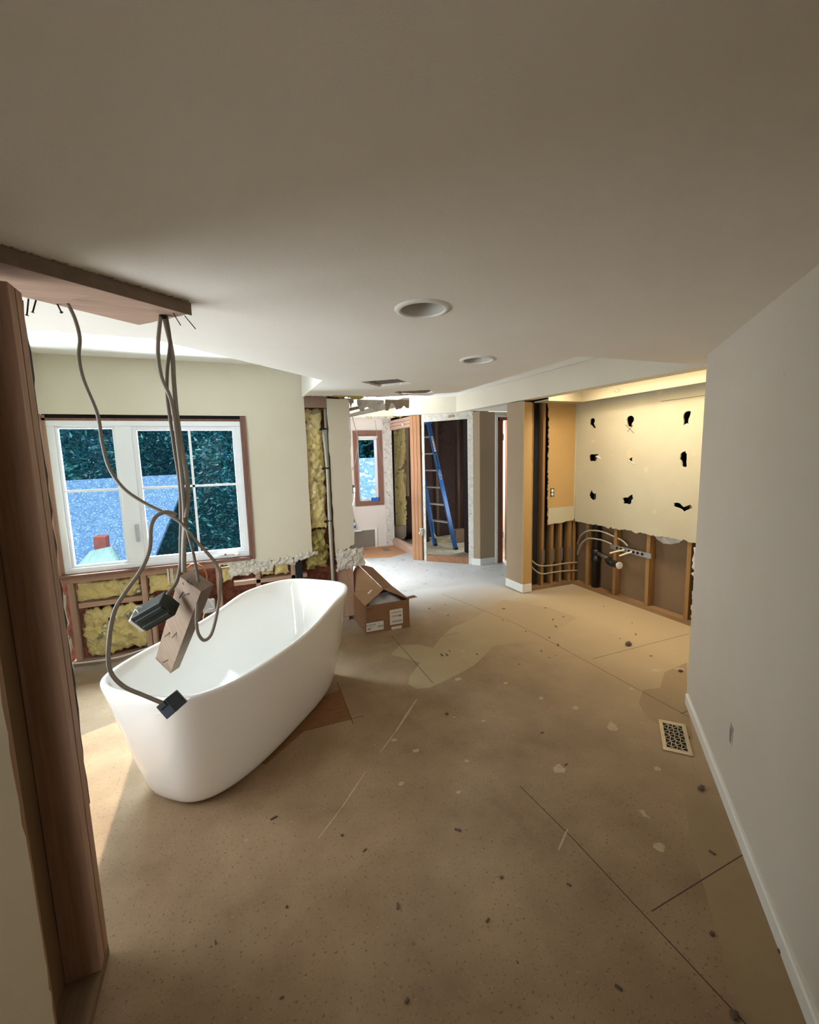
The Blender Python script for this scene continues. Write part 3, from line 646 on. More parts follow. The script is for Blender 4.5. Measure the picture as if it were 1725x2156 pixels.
# ================================================================== LEFT STUD WALL
XS = -.459
GS = 'studs of the cut-open wall at left'
item('wall_stud', B().box((XS-.089, 1.445, .038), (XS, 1.483, ZL-.075)), RZ, 'outer stud of the pair at left, its face toward the bathtub', 'stud', GS, bevel=.002)
item('wall_stud', B().box((XS-.089, 1.402, .038), (XS, 1.440, ZL-.075)), RZ, 'inner stud of the pair at left, beside the dark open cavity', 'stud', GS, bevel=.002)
item('sole_plate', B().box((XS-.089, -.9, 0), (XS, 1.483, .038)), wood('sole_old', '8d7458', '6a523c', 1), 'dusty floor plate running under the left stud wall toward the viewer', 'framing board')
item('wall_stud', B().box((XS-.089, 1.075, .038), (XS, 1.113, ZL-.002)), WZ, 'nearest stud at left, behind the ragged drywall edge', 'stud', GS, bevel=.002)
ne = [V(XS, -1.2, 0)]+[V(XS, 1.115, 0)]+jag((XS, 1.118, .02), (XS, 1.100, 1.40), 34, .006, (0, 1, 0), 51)+jag((XS, 1.10, 1.41), (XS, 1.10, ZL), 14, .006, (0, 1, 0), 52)+[V(XS, -1.2, ZL)]
ne2 = [V(XS, -1.2, 0)]+[V(XS, 1.07, 0)]+jag((XS, 1.075, .02), (XS, 1.06, 1.36), 34, .006, (0, 1, 0), 51)+jag((XS, 1.06, 1.41), (XS, 1.06, ZL), 14, .006, (0, 1, 0), 52)+[V(XS, -1.2, ZL)]
struct('wall_hall_left', B().prism(ne2, (.0127, 0, 0)), WALL)
struct('wall_hall_left_back', B().prism([(XS-.102, -1.2, 0), (XS-.102, 1.44, 0), (XS-.102, 1.44, ZL-.002), (XS-.102, -1.2, ZL-.002)], (.0127, 0, 0)), BROWNPAPER)
# dark drywall strip on the end of the wall
ed = jag((XS-.09, 1.497, .52), (XS-.004, 1.497, .52), 6, .006, (0, 0, 1), 53)
item('drywall_strip', B().prism([V(XS-.095, 1.484, ZL-.08)]+[V(XS-.095, 1.484, .53)]+[V(XS-.003, 1.484, .52)]+jag((XS-.003, 1.484, .6), (XS-.003, 1.484, ZL-.09), 30, .003, (1, 0, 0), 54), (0, .014, 0)), mat('drywall_edge_dark', '4a463e', '2d2a26', .95, 30), 'dark ragged drywall strip on the end of the left stud pair', 'drywall strip')
# top plate, turned 45 degrees under the lowered ceiling
ZP = ZL-.040
pA, pB, pC, pD = fl(0, 552, ZP), fl(403, 664, ZP), fl(293, 685, ZP), fl(0, 614, ZP)
d = (pB-pA).normalized(); nn = V(-d.y, d.x, 0); e1 = pB; s1 = pA-d*.45; s2 = pD-(pC-pD).normalized()*.45
TP = thing('top_plate', 'weathered board under the ceiling at left, cables hanging from its far end', 'framing board', (e1.x, e1.y, ZP))
wpts = [s1, e1-d*.012]+jag(e1-d*.01+nn*.004, pC.lerp(e1, .25), 6, .004, d, 61)[1:]+[pC, s2]
bmn = B().prism([V(p.x, p.y, ZP) for p in wpts], (0, 0, .0385))
mk('plate_board', bmn, wood('plate_underside', 'b3947d', '8b6a54', 0), TP, bevel=.003)
# fuzzy torn paper along the near edge
b = B(); rnd = random.Random(5)
for i in range(260):
    t = rnd.random(); p = s1.lerp(e1, t); L = rnd.uniform(.004, .016); a = rnd.uniform(-.8, .8)
    q = V(p.x, p.y, ZL-.001)-nn*rnd.uniform(0, .006); e = -nn*L+d*a*L; b.prism([q-d*.0006, q+d*.0006, q+e], (0, 0, -.0006))
mk('torn_fringe', b, mat('torn_paper_brown', '8c7a68', '6a5948', .95, 40), TP)
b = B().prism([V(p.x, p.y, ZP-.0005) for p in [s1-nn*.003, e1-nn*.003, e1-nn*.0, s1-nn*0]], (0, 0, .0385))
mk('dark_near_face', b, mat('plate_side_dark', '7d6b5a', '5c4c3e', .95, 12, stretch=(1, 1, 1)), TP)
for px, py, dx, dy, r in [(57, 652, 3, -23, .0022), (70, 648, 6, -17, .0022), (127, 650, -7, -11, .0022), (378, 678, -14, -20, .0015), (409, 686, -20, -21, .0015)]:
    tp = fl(px+dx, py+dy, ZP+.002); bt_ = tp+CU*(dy/560)-CR*(dx/560)+V(0, 0, -.006)
    b = B().tube([tp, bt_], r, 8); 
    if r > .002: b.lathe(bt_, (bt_-tp), [(.0045, 0), (.0045, .0015)], 10)
    mk('nail', b, NAIL, TP)

# ================================================================== HANGING CABLES, BLOCK, BOXES
def hang(pts, r, label, m=CABLE, name='electrical_cable'):
    """pts: (px, py, y)"""
    P = [PY(a, c, y) for a, c, y in pts]
    b = B().tube(P, r, 8, 6)
    return item(name, b, m, label, 'cable', 'grey cables hanging from the top plate', smooth=True)
YC = 1.72
def ys(pts, y0=1.70, y1=1.55):
    n = len(pts); return [(a, c, y0+(y1-y0)*i/(n-1)) for i, (a, c) in enumerate(pts)]
hang(ys([(143, 640), (158, 672), (168, 712), (166, 752), (176, 800), (205, 872), (215, 930), (230, 985), (262, 1030), (310, 1062), (352, 1082), (382, 1102), (412, 1138), (440, 1168), (460, 1196), (465, 1230), (457, 1290), (445, 1335), (430, 1348), (418, 1335), (414, 1310), (415, 1270)], 1.62, 1.50), .0052,
     'thin grey cable from the plate middle, ending in a loop right of the block')
hang(ys([(338, 668), (333, 720), (334, 760), (342, 800), (358, 835), (366, 870), (374, 930), (383, 1010), (388, 1080), (386, 1150), (385, 1205)], 1.69, 1.56), .0062, 'left strand of the cable bundle, bowing outward just below the plate')
hang(ys([(350, 665), (358, 720), (352, 780), (352, 830), (358, 880), (368, 950), (378, 1020), (381, 1100), (380, 1150), (380, 1185), (372, 1225), (352, 1252)], 1.70, 1.54), .0055, 'cable bundle strand that bends down into the dark double box', CABLED)
hang(ys([(345, 665), (362, 740), (366, 800), (370, 850), (376, 900), (386, 960), (394, 1010), (396, 1050), (392, 1090), (388, 1150), (387, 1205)], 1.70, 1.55), .0072, 'thickest straight grey cable of the bundle, reaching the wood block top')
hang(ys([(388, 1090), (398, 1130), (406, 1160), (413, 1195), (418, 1225)], 1.56, 1.53), .0045, 'short dark cable splitting off right to the wood block top', CABLED)
hang(ys([(372, 1084), (350, 1078), (328, 1088), (318, 1110), (316, 1150), (308, 1178), (292, 1208), (262, 1250), (242, 1285), (232, 1330), (228, 1385), (236, 1420), (262, 1446), (300, 1463), (342, 1480)], 1.55, 1.46), .0062, 'long grey cable looping left and down to the lowest square box')
# wood block
e = (CR*.9+CU*.62+CF*1.05).normalized()*.046; nrm = e.normalized(); P0 = CC+ray(377, 1213)*1.44/ray(377, 1213).dot(CF)
dd = nrm.dot(P0); bl = [on(*p, nrm, dd) for p in [(377, 1213), (423, 1246), (359, 1418), (327, 1387)]]
WB = thing('wood_block', 'grey-brown lumber offcut with bent nails hanging from the cables over the tub', 'wood block', (bl[2]+bl[3])/2)
WBB = mk('block', B().prism(bl, e), GREYW, WB, bevel=.0015)
for (a, c), (a2, c2) in [((378, 1259), (386, 1246)), ((385, 1255), (399, 1249)), ((347, 1341), (358, 1331)), ((362.5, 1343), (372, 1332)), ((343, 1395), (354, 1389))]:
    p, q = on(a, c, nrm, dd-.012), on(a2, c2, nrm, dd); mk('nail', B().tube([p, q], .0019, 6), NAIL, WB)
for a, c in [(395, 1225), (400, 1229), (404, 1231), (385, 1229)]:
    p = on(a, c, nrm, dd-.001); mk('nail_hole', B().lathe(p, nrm, [(.004, 0), (.004, .002)], 10), INK, WBB)
# double box behind the block
def camp(px, py, dep): return CC+ray(px, py)*dep
c = camp(328, 1287, 1.50); ax = (CR*.82+CU*.46-CF*.1).normalized(); az = (CF*.75+CU*.42-CR*.15); az = (az-ax*az.dot(ax)).normalized(); ay = ax.cross(az)
DB = thing('gang_box', 'dark green-black double electrical box with clips hanging left behind the wood block', 'electrical box', c-V(0, 0, .05))
mk('body', B().obox(c, ax*.062, ay*.036, az*.03), BOXBLK, DB, bevel=.003)
b = B()
for k in (-.02, .012): b.obox(c-az*.031+ay*k, ax*.055, ay*.008, az*.004)
b.obox(c-ax*.05-az*.004, ax*.018, ay*.028, az*.022)
mk('ribs', b, BOXBLK, DB, bevel=.002)
b = B()
for s in (-1, 1): b.obox(c-ax*.07+ay*.029*s, ax*.005, ay*.002, az*.026)
for s in (-1, 1): b.obox(c-ax*.07+az*.026*s, ax*.005, ay*.029, az*.002)
b.tube([c-ax*.06+ay*.036-az*.01, c-ax*.045+ay*.046, c-ax*.03+ay*.034-az*.02], .0015, 6, 4).tube([c-ax*.04+ay*.036, c-ax*.035+ay*.05, c-ax*.02+ay*.04], .0015, 6, 4)
mk('plaster_ring', b, WCABLE, DB)
# lower single box
c = camp(361, 1484, 1.45); ax = (CR*.66-CU*.75).normalized(); ay = (CR*.75+CU*.66).normalized(); az = (CF*.9+CU*.45-CR*.1); az = (az-ax*az.dot(ax)-0*ay).normalized(); ay = az.cross(ax).normalized()
SB = thing('switch_box', 'single dark blue electrical box at the end of the long cable, lowest one', 'electrical box', c-V(0, 0, .04))
mk('body', B().obox(c, ax*.027, ay*.025, az*.026), BOXBLUE, SB, bevel=.002)
mk('top_clamp', B().obox(c-ax*.018-az*.027, ax*.008, ay*.018, az*.003), BOXBLK, SB)
b = B().obox(c+ay*.026+az*.026, ax*.028, ay*.006, az*.001).obox(c-ay*.026+az*.026, ax*.027, ay*.004, az*.001).tube([c+ay*.028-az*.01, c+ay*.06-az*.02+CU*.01], .0015, 6)
mk('mounting_ears', b, STEEL, SB)
# ring where cables enter the plate
pr_ = fl(343, 664, ZP)
b = B().lathe(V(pr_.x, pr_.y, ZP-.012), (0, 0, 1), [(.010, 0), (.012, .003), (.012, .012)], 16)
item('cable_grommet', b, BLACK, 'dark collar in the plate end where the cable bundle comes out', 'cable grommet')

# wires and coil in the wall behind the block
def coil(cx_, cy_, rx, rz, y, r, label, m, n=2):
    c = wy(cx_, cy_, y); b = B()
    pts = [c+V(cos(t)*rx*(1+.05*sin(3*t)), -.006*t/6.28, sin(t)*rz) for t in [i*2*pi/20 for i in range(20*n+1)]]
    return item('wire_coil', b.tube(pts, r, 8), m, label, 'wire', smooth=True)
coil(412, 1222, .085, .14, 3.84, .007, 'copper brown coil of cable behind the hanging wood block', mat('copper_cable', 'a8693f', '8a5230', .45, 10))
P = [wy(152, 1398, 3.905), wy(240, 1386, 3.895), wy(300, 1368, 3.9), wy(340, 1356, 3.9), wy(420, 1340, 3.905)]
item('white_cable', B().tube(P, .007, 8, 8), WCABLE, 'cream cable lying along the wall just above the tub left rim', 'cable', smooth=True)
P = [wy(436, 1258, 3.86), wy(446, 1270, 3.8), wy(450, 1280, 3.8), wy(436, 1284, 3.82), wy(428, 1300, 3.84), wy(432, 1315, 3.86), wy(425, 1325, 3.86)]
item('white_wire', B().tube(P, .005, 8, 6), WCABLE, 'white wire bending out of the wall right of the wood block', 'wire', smooth=True)
b = B().box(wy(425, 1262, 3.93)-V(.0, .03, .12), wy(425, 1262, 3.93)+V(.10, 0, 0))
item('plastic_bracket', b, POLY, 'grey crumpled plastic piece with wires right of the wood block', 'bracket', bevel=.01)
item('angle_bracket', B().box(wy(351, 1192, 3.9)-V(0, .02, .14), wy(351, 1192, 3.9)+V(.012, .0, .0)).box(wy(356, 1192, 3.9)-V(0, .0, .14), wy(360, 1192, 3.9)+V(.01, .02, .0)), GYP, 'pale upright strip below the window, left of the wood block', 'strip')

# ================================================================== CARDBOARD BOX
bx0, by0, bx1, by1, bz = 1.02, 3.515, 1.43, 3.975, .255
bz = PY(768, 1277, by0).z
CB = thing('cardboard_box', 'opened brown cardboard box with white labels beside the tub far end', 'box', ((bx0+bx1)/2, (by0+by1)/2, 0))
t = .005
b = B().box((bx0, by0, 0), (bx1, by0+t, bz)).box((bx0, by1-t, 0), (bx1, by1, bz)).box((bx0, by0+t, 0), (bx0+t, by1-t, bz)).box((bx1-t, by0+t, 0), (bx1, by1-t, bz)).box((bx0+t, by0+t, 0), (bx1-t, by1-t, t))
mk('carton', b, CARD, CB)
fh = .30
def flap(name, pts, m=CARDI, th=(0, 0, .004)): mk(name, B().prism(pts, th), m, CB)
# long side flaps leaning together like a roof ridge
apexz = bz+.15
LN, LF = PY(808, 1241, by0+.06), PY(752, 1187, by1+.02)
flap('flap', [V(bx0, by0, bz), V(bx0, by1, bz), PY(743, 1208, by1+.015), LF, LN], CARDI, (-.003, 0, .003))
flap('flap', [V(bx1, by0, bz), V(bx1, by1, bz), PY(784, 1195, by1+.05), LF+V(.004, 0, .001), LN+V(.006, 0, -.004)], CARD, (.003, 0, .003))
flap('flap', [V(bx1-.02, by0+.012, bz), V(bx1, by0+.012, bz), V(bx1+.075, by0-.01, bz+.012), V(bx1+.07, by0+.05, bz+.012), V(bx1, by0+.06, bz+.002)], CARD)
b = lumpy((bx0+.03, by0+.02, bz-.03), (bx1-.05, by0+.03, bz-.015), (bx1-.08, by0+.18, bz+.03), (bx0+.10, by0+.18, bz+.05), (0, -.4, .9), .035, 24, 14, 5, .006, 12)
mk('packing_film', b, POLY, CB, smooth=True)
yb = by0-.0012
def lb(x0, z0, x1, z1, m=LABEL, y=yb, name='label'): return mk(name, B().box((x0, y, z0), (x1, by0, z1)), m, CB)
def bp(x, y): q = PY(700+x/8.625, 1170+y/8.625, by0); return q
q0, q1 = bp(612, 1400), bp(935, 1165)
lb(q0.x, q0.z, q1.x, q1.z-.0, INK); L_ = lb(q0.x+.004, q0.z+.004, q1.x-.003, q1.z-.004, y=yb-.0006)
def txt(s, p, size, m, parent, rx=pi/2, rz=0, name='lettering'):
    cu = bpy.data.curves.new('t', 'FONT'); cu.body = s; cu.size = size; cu.extrude = .0004
    o = bpy.data.objects.new('t', cu); COL.objects.link(o); bpy.context.view_layer.update()
    me = bpy.data.meshes.new_from_object(o.evaluated_get(bpy.context.evaluated_depsgraph_get())); COL.objects.unlink(o); bpy.data.objects.remove(o)
    R = Matrix.Translation(Vector(p)-ORG[parent]) @ Matrix.Rotation(rz, 4, 'Z') @ Matrix.Rotation(rx, 4, 'X')
    me.transform(R); me.name = name; me.materials.clear(); me.materials.append(m)
    o = bpy.data.objects.new(name, me); COL.objects.link(o); o.parent = parent; ORG[o] = ORG[parent]; return o
yy = yb-.0014
txt('KOHLER', (q0.x+.009, yy, q1.z-.034), .022, INK, L_); txt('7', (q1.x-.048, yy, q1.z-.032), .018, INK, L_)
b = B()
for k in range(3): b.box((q0.x+.01, yy, q1.z-.045-.009*k), (q0.x+.075-.01*k, yy+.0006, q1.z-.043-.009*k))
mk('text_lines', b, INKG, L_); b = B()
for k in range(12): b.box((q1.x-.060+.0045*k, yy, q0.z+.028), (q1.x-.0578+.0045*k, yy+.0006, q0.z+.048))
mk('barcode', b, INKG, L_); b = B()
for k in range(4): b.box((q0.x+.018+.0065*k, yy, q0.z+.018), (q0.x+.0225+.0065*k, yy+.0006, q0.z+.034))
mk('small_print', b, INKG, L_)
q2, q3 = bp(1050, 1262), bp(1275, 950); q4, q5 = bp(1075, 1360), bp(1258, 1262)
L2_ = lb(q2.x, q2.z, q3.x, q3.z, LABEL, yb-.0002, 'shipping_label'); lb(q4.x, max(q4.z, .002), q5.x, q5.z, LABEL, yb-.0002, 'shipping_label')
b = B(); yy = yb-.0006
for r_, (z0, h, n) in enumerate([(.75, .09, 9), (.50, .12, 16), (.12, .16, 16)]):
    for k in range(n):
        x = q2.x+.018+.0062*k*16/n; zz = q2.z+(q3.z-q2.z)*z0; b.box((x, yy, zz), (x+.0032*(16/n)*.9, yy+.0004, zz+(q3.z-q2.z)*h))
    mk('barcode', b, INKG, L2_); b = B()
a_ = bp(1215, 1100); mk('ink_mark', B().box((a_.x, yy-.0004, a_.z), (a_.x+.014, yy, a_.z+.01)), INK, L2_)
a_ = bp(620, 995); txt('BOXED', (a_.x, yb-.0004, a_.z), .016, mat('faded_ink', '4c3526', None, .9), CB)
for pts in ([(640, 690), (720, 605), (750, 615), (665, 705)],):
    q = []
    for x, y in pts:
        n_ = (V(bx0, by1, bz)-V(bx0, by0, bz)).cross(LN-V(bx0, by0, bz)).normalized()
        q.append(on(700+x/8.625, 1170+y/8.625, n_, n_.dot(V(bx0, by0, bz)))-n_*.0)
    nrm2 = n_ if n_.dot(CC-q[0]) > 0 else -n_
    mk('tape', B().prism([p+nrm2*.004 for p in q], nrm2*.001), LABEL, CB)

# ================================================================== FLOOR REGISTERS AND RUBBLE
va, vb_, vc_, vd = fl(1386, 1518), fl(1443, 1524), fl(1458, 1591), fl(1399, 1583)
vm = (va+vb_+vc_+vd)/4; ud = ((va-vd)+(vb_-vc_)).normalized(); wd = V(ud.y, -ud.x, 0)
hl, hw = .152, .078
hl = ((va-vd).length+(vb_-vc_).length)/4; hw = ((vb_-va).length+(vc_-vd).length)/4
FR = thing('floor_register', 'brushed metal floor register with openwork grille near the right baseboard', 'floor register', vm)
iw, il = hw*.70, hl*.82
def fp(u, v_, z): return vm+ud*u+wd*v_+V(0, 0, z)
b = B().prism([fp(-hl, -hw, .001), fp(-hl, hw, .001), fp(hl, hw, .001), fp(hl, -hw, .001)], (0, 0, .005), [[fp(-il, -iw, .001), fp(-il, iw, .001), fp(il, iw, .001), fp(il, -iw, .001)]])
mk('frame', b, BRASS, FR, bevel=.0015)
b = B(); nr, nc = 9, 4
for i in range(nr+1):
    for j in range(nc):
        u0 = -il+2*il*i/nr; v0 = -iw+2*iw*j/nc; v1 = v0+2*iw/nc; sg = .35*(1 if (i+j) % 2 else -1)*2*il/nr
        p, q = fp(max(-il, min(il, u0+sg)), v0, .004), fp(max(-il, min(il, u0-sg)), v1, .004); b.beam(p, q, .0035, .003)
for j in range(nc+1):
    for i in range(nr):
        u0 = -il+2*il*i/nr; u1 = u0+2*il/nr; v0 = -iw+2*iw*j/nc; s_ = .003*(1 if (i+j) % 2 else -1)
        if 0 < j < nc: b.beam(fp(u0, v0+s_, .004), fp(u1, v0-s_, .004), .0035, .003)
mk('grille', b, BRASS, FR)
mk('damper', B().prism([fp(-il, -iw, .0006), fp(-il, iw, .0006), fp(il, iw, .0006), fp(il, -iw, .0006)], (0, 0, .0008)), BLACK, FR)
q = [fl(*p, .002) for p in [(803, 1155), (817, 1154), (824, 1159), (810, 1160)]]
item('floor_vent', B().prism(q, (0, 0, .003)), mat('vent_grey', '6a625a', None, .7), 'small dark grey floor vent at the far bay by the scraped corner', 'floor vent')
def chunk(px, py, r, seed, label, name='rubble_chunk'):
    c = fl(px, py); rnd = random.Random(seed); b = B(); vs = []; n = 7
    for j in range(4):
        for k in range(n):
            th = 2*pi*k/n; ph = pi*(j+.5)/4; rr = r*rnd.uniform(.7, 1.15)
            vs.append(c+V(sin(ph)*cos(th)*rr*1.2, sin(ph)*sin(th)*rr, max(0, cos(ph)*rr*.7+r*.5)))
    fs = [(j*n+k, j*n+(k+1) % n, (j+1)*n+(k+1) % n, (j+1)*n+k) for j in range(3) for k in range(n)]+[tuple(range(n)), tuple(3*n+k for k in reversed(range(n)))]
    lo = min(p.z for p in vs); vs = [p-V(0, 0, lo) for p in vs]
    item(name, b.add(vs, fs), RUB, label, 'rubble', 'loose rubble on the subfloor')
chunk(1478, 1662, .016, 1, 'dark mud-coloured lump near the right baseboard, below the floor register')
chunk(1324, 1359, .026, 2, 'dark lump on the floor in front of the alcove')
chunk(941, 1504, .010, 3, 'small dark crumb in the middle of the floor, right of the tub far end')
chunk(1500, 1968, .008, 4, 'dark crumb near the right wall, lower right of the floor')
chunk(720, 1760, .006, 5, 'dark crumb below the long pale scratch on the floor')
chunk(1547, 2140, .012, 6, 'dark chip on the floor seam at the bottom right')
chunk(1433, 1414, .014, 7, 'two-toned chip at the corner where the right wall ends')
chunk(604, 1910, .005, 8, 'tiny dark crumb low on the floor, left of centre')
chunk(1642, 2005, .008, 9, 'chip lodged against the right baseboard')
rnd = random.Random(77)
for i in range(46):
    if i < 30: px, py = rnd.uniform(900, 1440), rnd.uniform(1270, 1400)
    else: px, py = rnd.uniform(420, 1500), rnd.uniform(1500, 2120)
    p = fl(px, py)
    if p.x-p.y > .78 or p.x > 3.5 or p.dot(W)*1 < -1.2: continue
    c = p; r = rnd.uniform(.003, .007); a = rnd.uniform(0, 6.28); L = rnd.uniform(1, 2.5)
    b = B().obox(c+V(0, 0, r*.45), V(cos(a), sin(a), 0)*r*L, V(-sin(a), cos(a), 0)*r*.6, V(0, 0, r*.4))
    zone = 'in front of the alcove' if p.x > 2.3 else 'in mid floor beyond the pale patch' if p.y > 2.0 and p.x > 1 else 'between register and long scratch' if p.x > 1 else 'near the viewer at the bottom' if p.y < 1.3 else 'right of the bathtub side'
    item('debris_crumb', b, RUB, 'tiny dark crumb on the subfloor '+zone, 'rubble', 'tiny crumbs '+zone)

# ================================================================== RECESSED LIGHTS
for c, lab in ((L1, 'nearer recessed ceiling light, the larger looking white ring'), (L2, 'farther recessed ceiling light, smaller looking, toward the alcove')):
    R = thing('recessed_light', lab, 'ceiling light', (c.x, c.y, ZL), 'recessed lights in the lowered ceiling')
    mk('trim_ring', B().lathe((c.x, c.y, ZL), (0, 0, -1), [(.079, .0), (.078, .005), (.084, .008), (.098, .004), (.101, 0)], 48, False), WHITE, R, smooth=True)
    mk('baffle', B().lathe((c.x, c.y, ZL), (0, 0, 1), [(.079, -.004), (.074, .03), (.066, .08), (.055, .11), (.02, .118), (.001, .118)], 48, False), mat('baffle_grey', 'b5b0a3', None, .5), R, smooth=True)

# torn bits hanging from the broken ceiling edge
b = B()
def rag(x0, x1, z1, z0, y, label, seed, m):
    rnd = random.Random(seed); pts = [V(x0, y, z1)]; n = 9
    for k in range(n+1):
        t = k/n; pts.append(V(x0+(x1-x0)*t, y, z1-(z1-z0)*rnd.uniform(.25, 1)))
    pts.append(V(x1, y, z1)); item('torn_paper', B().prism(pts, (0, .01, .0)), m, label, 'torn paper', 'torn paper at the broken ceiling edge')
rag(1.16, 1.42, 2.075, 1.95, 4.0, 'torn drywall rag hanging at the ceiling break, left of centre', 1, SCRAPE)
rag(1.42, 1.66, 2.075, 1.97, 3.95, 'torn tan paper rag hanging at the ceiling break, right one', 2, mat('rag_tan', 'a89a84', '8d7c64', .95, 20))
rag(.87, 1.14, 2.068, 2.035, 3.72, 'dark fibrous fringe along the ceiling break above the drywall column', 4, INSD)
rag(1.0, 1.13, 2.085, 1.99, 4.02, 'small dirty torn rag beside the drywall column top', 3, SCRAPE)
item('ceiling_board', B().prism([PY(735, 872, 4.9), PY(735, 879, 4.9), PY(862, 852, 4.9), PY(862, 838, 4.9), PY(850, 838, 4.9)], (0, .05, 0)), WHITE, 'white slanted board beyond the broken ceiling edge, above the bay', 'board')
item('ceiling_board', B().prism([PY(735, 859, 4.6), PY(735, 866, 4.6), PY(800, 850, 4.6), PY(800, 846, 4.6)], (0, .04, 0)), mat('board_grey', '8e887c', None, .8), 'grey narrow board above the slanted white one, by the column top', 'board')  # one even grey for the narrow board

# ================================================================== ALCOVE FRAMING AND PLUMBING
GA = 'bare studs of the alcove'
item('sole_plate', B().prism([(3.035, 3.852, 0), (3.66, 3.852, 0), (3.66, 3.94, 0), (3.035, 3.94, 0)], (0, 0, .038)), TX, 'short floor plate between the taupe post and the alcove corner', 'framing board')
item('sole_plate', B().prism([(3.648, 3.85, 0), (3.648, 2.37, 0), (3.74, 2.37, 0), (3.74, 3.85, 0)], (0, 0, .038)), TY, 'long floor plate along the alcove back wall', 'framing board')
for (y, lab, z1) in [(3.64, 'back alcove stud nearest the corner, left of the black pipe', .9), (3.262, 'back alcove stud behind the drain elbow', .9), (2.875, 'back alcove stud at the right end of the metal strap', .9), (2.475, 'rightmost back alcove stud by the torn drywall', .9)]:
    item('wall_stud', B().box((XB+.014, y, .038), (XB+.092, y+.038, .80 if y > 3.6 else 2.1)), TZ, lab, 'stud', GA, bevel=.002)
for (x, lab, z1) in [(3.04, 'stud behind the tan return of the post', 2.07), (3.20, 'tall stud at the right side of the dark open bay', 2.07), (3.335, 'first short-looking stud right of the open bay', 2.07), (3.458, 'middle stud of the short alcove wall', 2.07), (3.595, 'doubled stud just left of the alcove corner', 2.07), (3.66, 'corner stud where the two alcove walls meet', 2.07)]:
    y0 = 3.864
    item('wall_stud', B().box((x, y0, .038), (x+.032, 3.943, z1)), TZ, lab, 'stud', GA, bevel=.002)
def pex(pts, label, r=.008, m=PEX): item('water_tube', B().tube(pts, r, 10, 6), m, label, 'pipe', 'plastic water tubes in the alcove', smooth=True)
ya = 3.855
pex([PY(1116, 1172, 3.93), PY(1122, 1182, 3.9), PY(1137, 1191, ya), PY(1165, 1190, ya), PY(1190, 1186, ya), PY(1216, 1184, ya)], 'upper grey tube crossing the short alcove wall')
pex([PY(1117, 1187, 3.93), PY(1124, 1198, 3.9), PY(1140, 1208, ya), PY(1165, 1205, ya), PY(1190, 1202, ya), PY(1216, 1201, ya)], 'lower grey tube crossing the short alcove wall')
xa = XB-.002
pex([PX(1216, 1145, xa+.05), PX(1223, 1128, xa), PX(1235, 1119, xa), PX(1250, 1117, xa), PX(1270, 1120, xa), PX(1289, 1128, xa+.02), PX(1310, 1138, xa+.04), PX(1322, 1150, xa+.04)], 'upper grey tube arching across the black drain stack')
pex([PX(1216, 1168, xa+.05), PX(1223, 1147, xa), PX(1236, 1135, xa), PX(1250, 1134, xa), PX(1270, 1138, xa), PX(1289, 1146, xa+.02)], 'lower grey tube arching across the black drain stack')
for x in (3.205, 3.345, 3.465, 3.60):
    item('nail_plate', B().box((x-.006, 3.858, .30), (x+.034, 3.864, .45)), mat('nail_plate_grey', '6b5f50', None, .6), 'grey-brown protection plate on %s stud where the tubes cross' % {3.205: 'the open-bay', 3.345: 'the first short', 3.465: 'the middle short', 3.60: 'the corner'}[x], 'nail plate', 'tube protection plates')
item('nail_plate', B().box((XB+.006, 3.64, .56), (XB+.013, 3.68, .70)), mat('nail_plate_grey2', '6b5f50', None, .6), 'grey protection plate on the back stud left of the black pipe', 'nail plate')
ST = thing('drain_pipe', 'black plastic drain stack with side branch and elbow in the alcove wall', 'pipe', (3.70, 3.55, 0))
sx, sy = 3.70, 3.56
mk('stack', B().tube([(sx, sy, .0385), (sx, sy, 2.0)], .042, 20), ABS, ST, smooth=True)
mk('hub', B().lathe((sx, sy, .33), (0, 0, 1), [(.042, 0), (.049, 0), (.049, .05), (.044, .052), (.044, .09), (.049, .092), (.049, .14), (.042, .14)], 24), ABS, ST, smooth=True)
br = [V(3.69, 3.53, .43), V(3.67, 3.43, .415), V(3.655, 3.33, .40)]
mk('branch', B().tube(br, .022, 16), mat('pipe_dusty', '5a5148', '4a4138', .5, 8), ST, smooth=True)
eb = [V(3.64, 3.34, .40), V(3.62, 3.285, .385), V(3.60, 3.22, .388), V(3.585, 3.15, .392)]
mk('elbow', B().tube(eb, .034, 18, 3), ABS, ST, smooth=True)
mk('clean_end', B().lathe(eb[-1]+V(0, .002, 0), (-.2, -1, 0), [(.036, 0), (.036, .012), (.03, .013)], 20), WHITE, ST, smooth=True)
c = PX(1290, 1187, 3.585)
mk('open_socket', B().lathe(c, (-.85, -.5, .0), [(.031, -.03), (.031, .0), (.024, .001), (.023, -.01)], 20), ABS, ST, smooth=True)
mk('open_socket_ring', B().lathe(c, (-.85, -.5, 0), [(.022, .001), (.016, .002)], 20, True), WHITE, ST, smooth=True)
MS = thing('metal_strap', 'galvanised metal strap with holes across two alcove studs', 'bracket', PX(1328, 1165, XB))
q = [PX(1285, 1145.5, XB+.006), PX(1371, 1166, XB+.006), PX(1371, 1177, XB+.006), PX(1285, 1155, XB+.006)]
b = B().prism(q, (.003, 0, 0))
mk('strap', b, STEEL, MS)
for k, px in enumerate([1299.5, 1307.5, 1316, 1324.5, 1334, 1343, 1352.5]):
    t = (px-1285)/86; c = PX(px, 1150.5+20.8*t, XB+.005)
    mk('copper_ring', B().lathe(c, (-1, 0, 0), [(.014, 0), (.014, .002), (.009, .0025), (.0089, .0)], 14), mat('strap_hole_%d' % k, '4a2c1c', None, .6, metal=.3), MS)
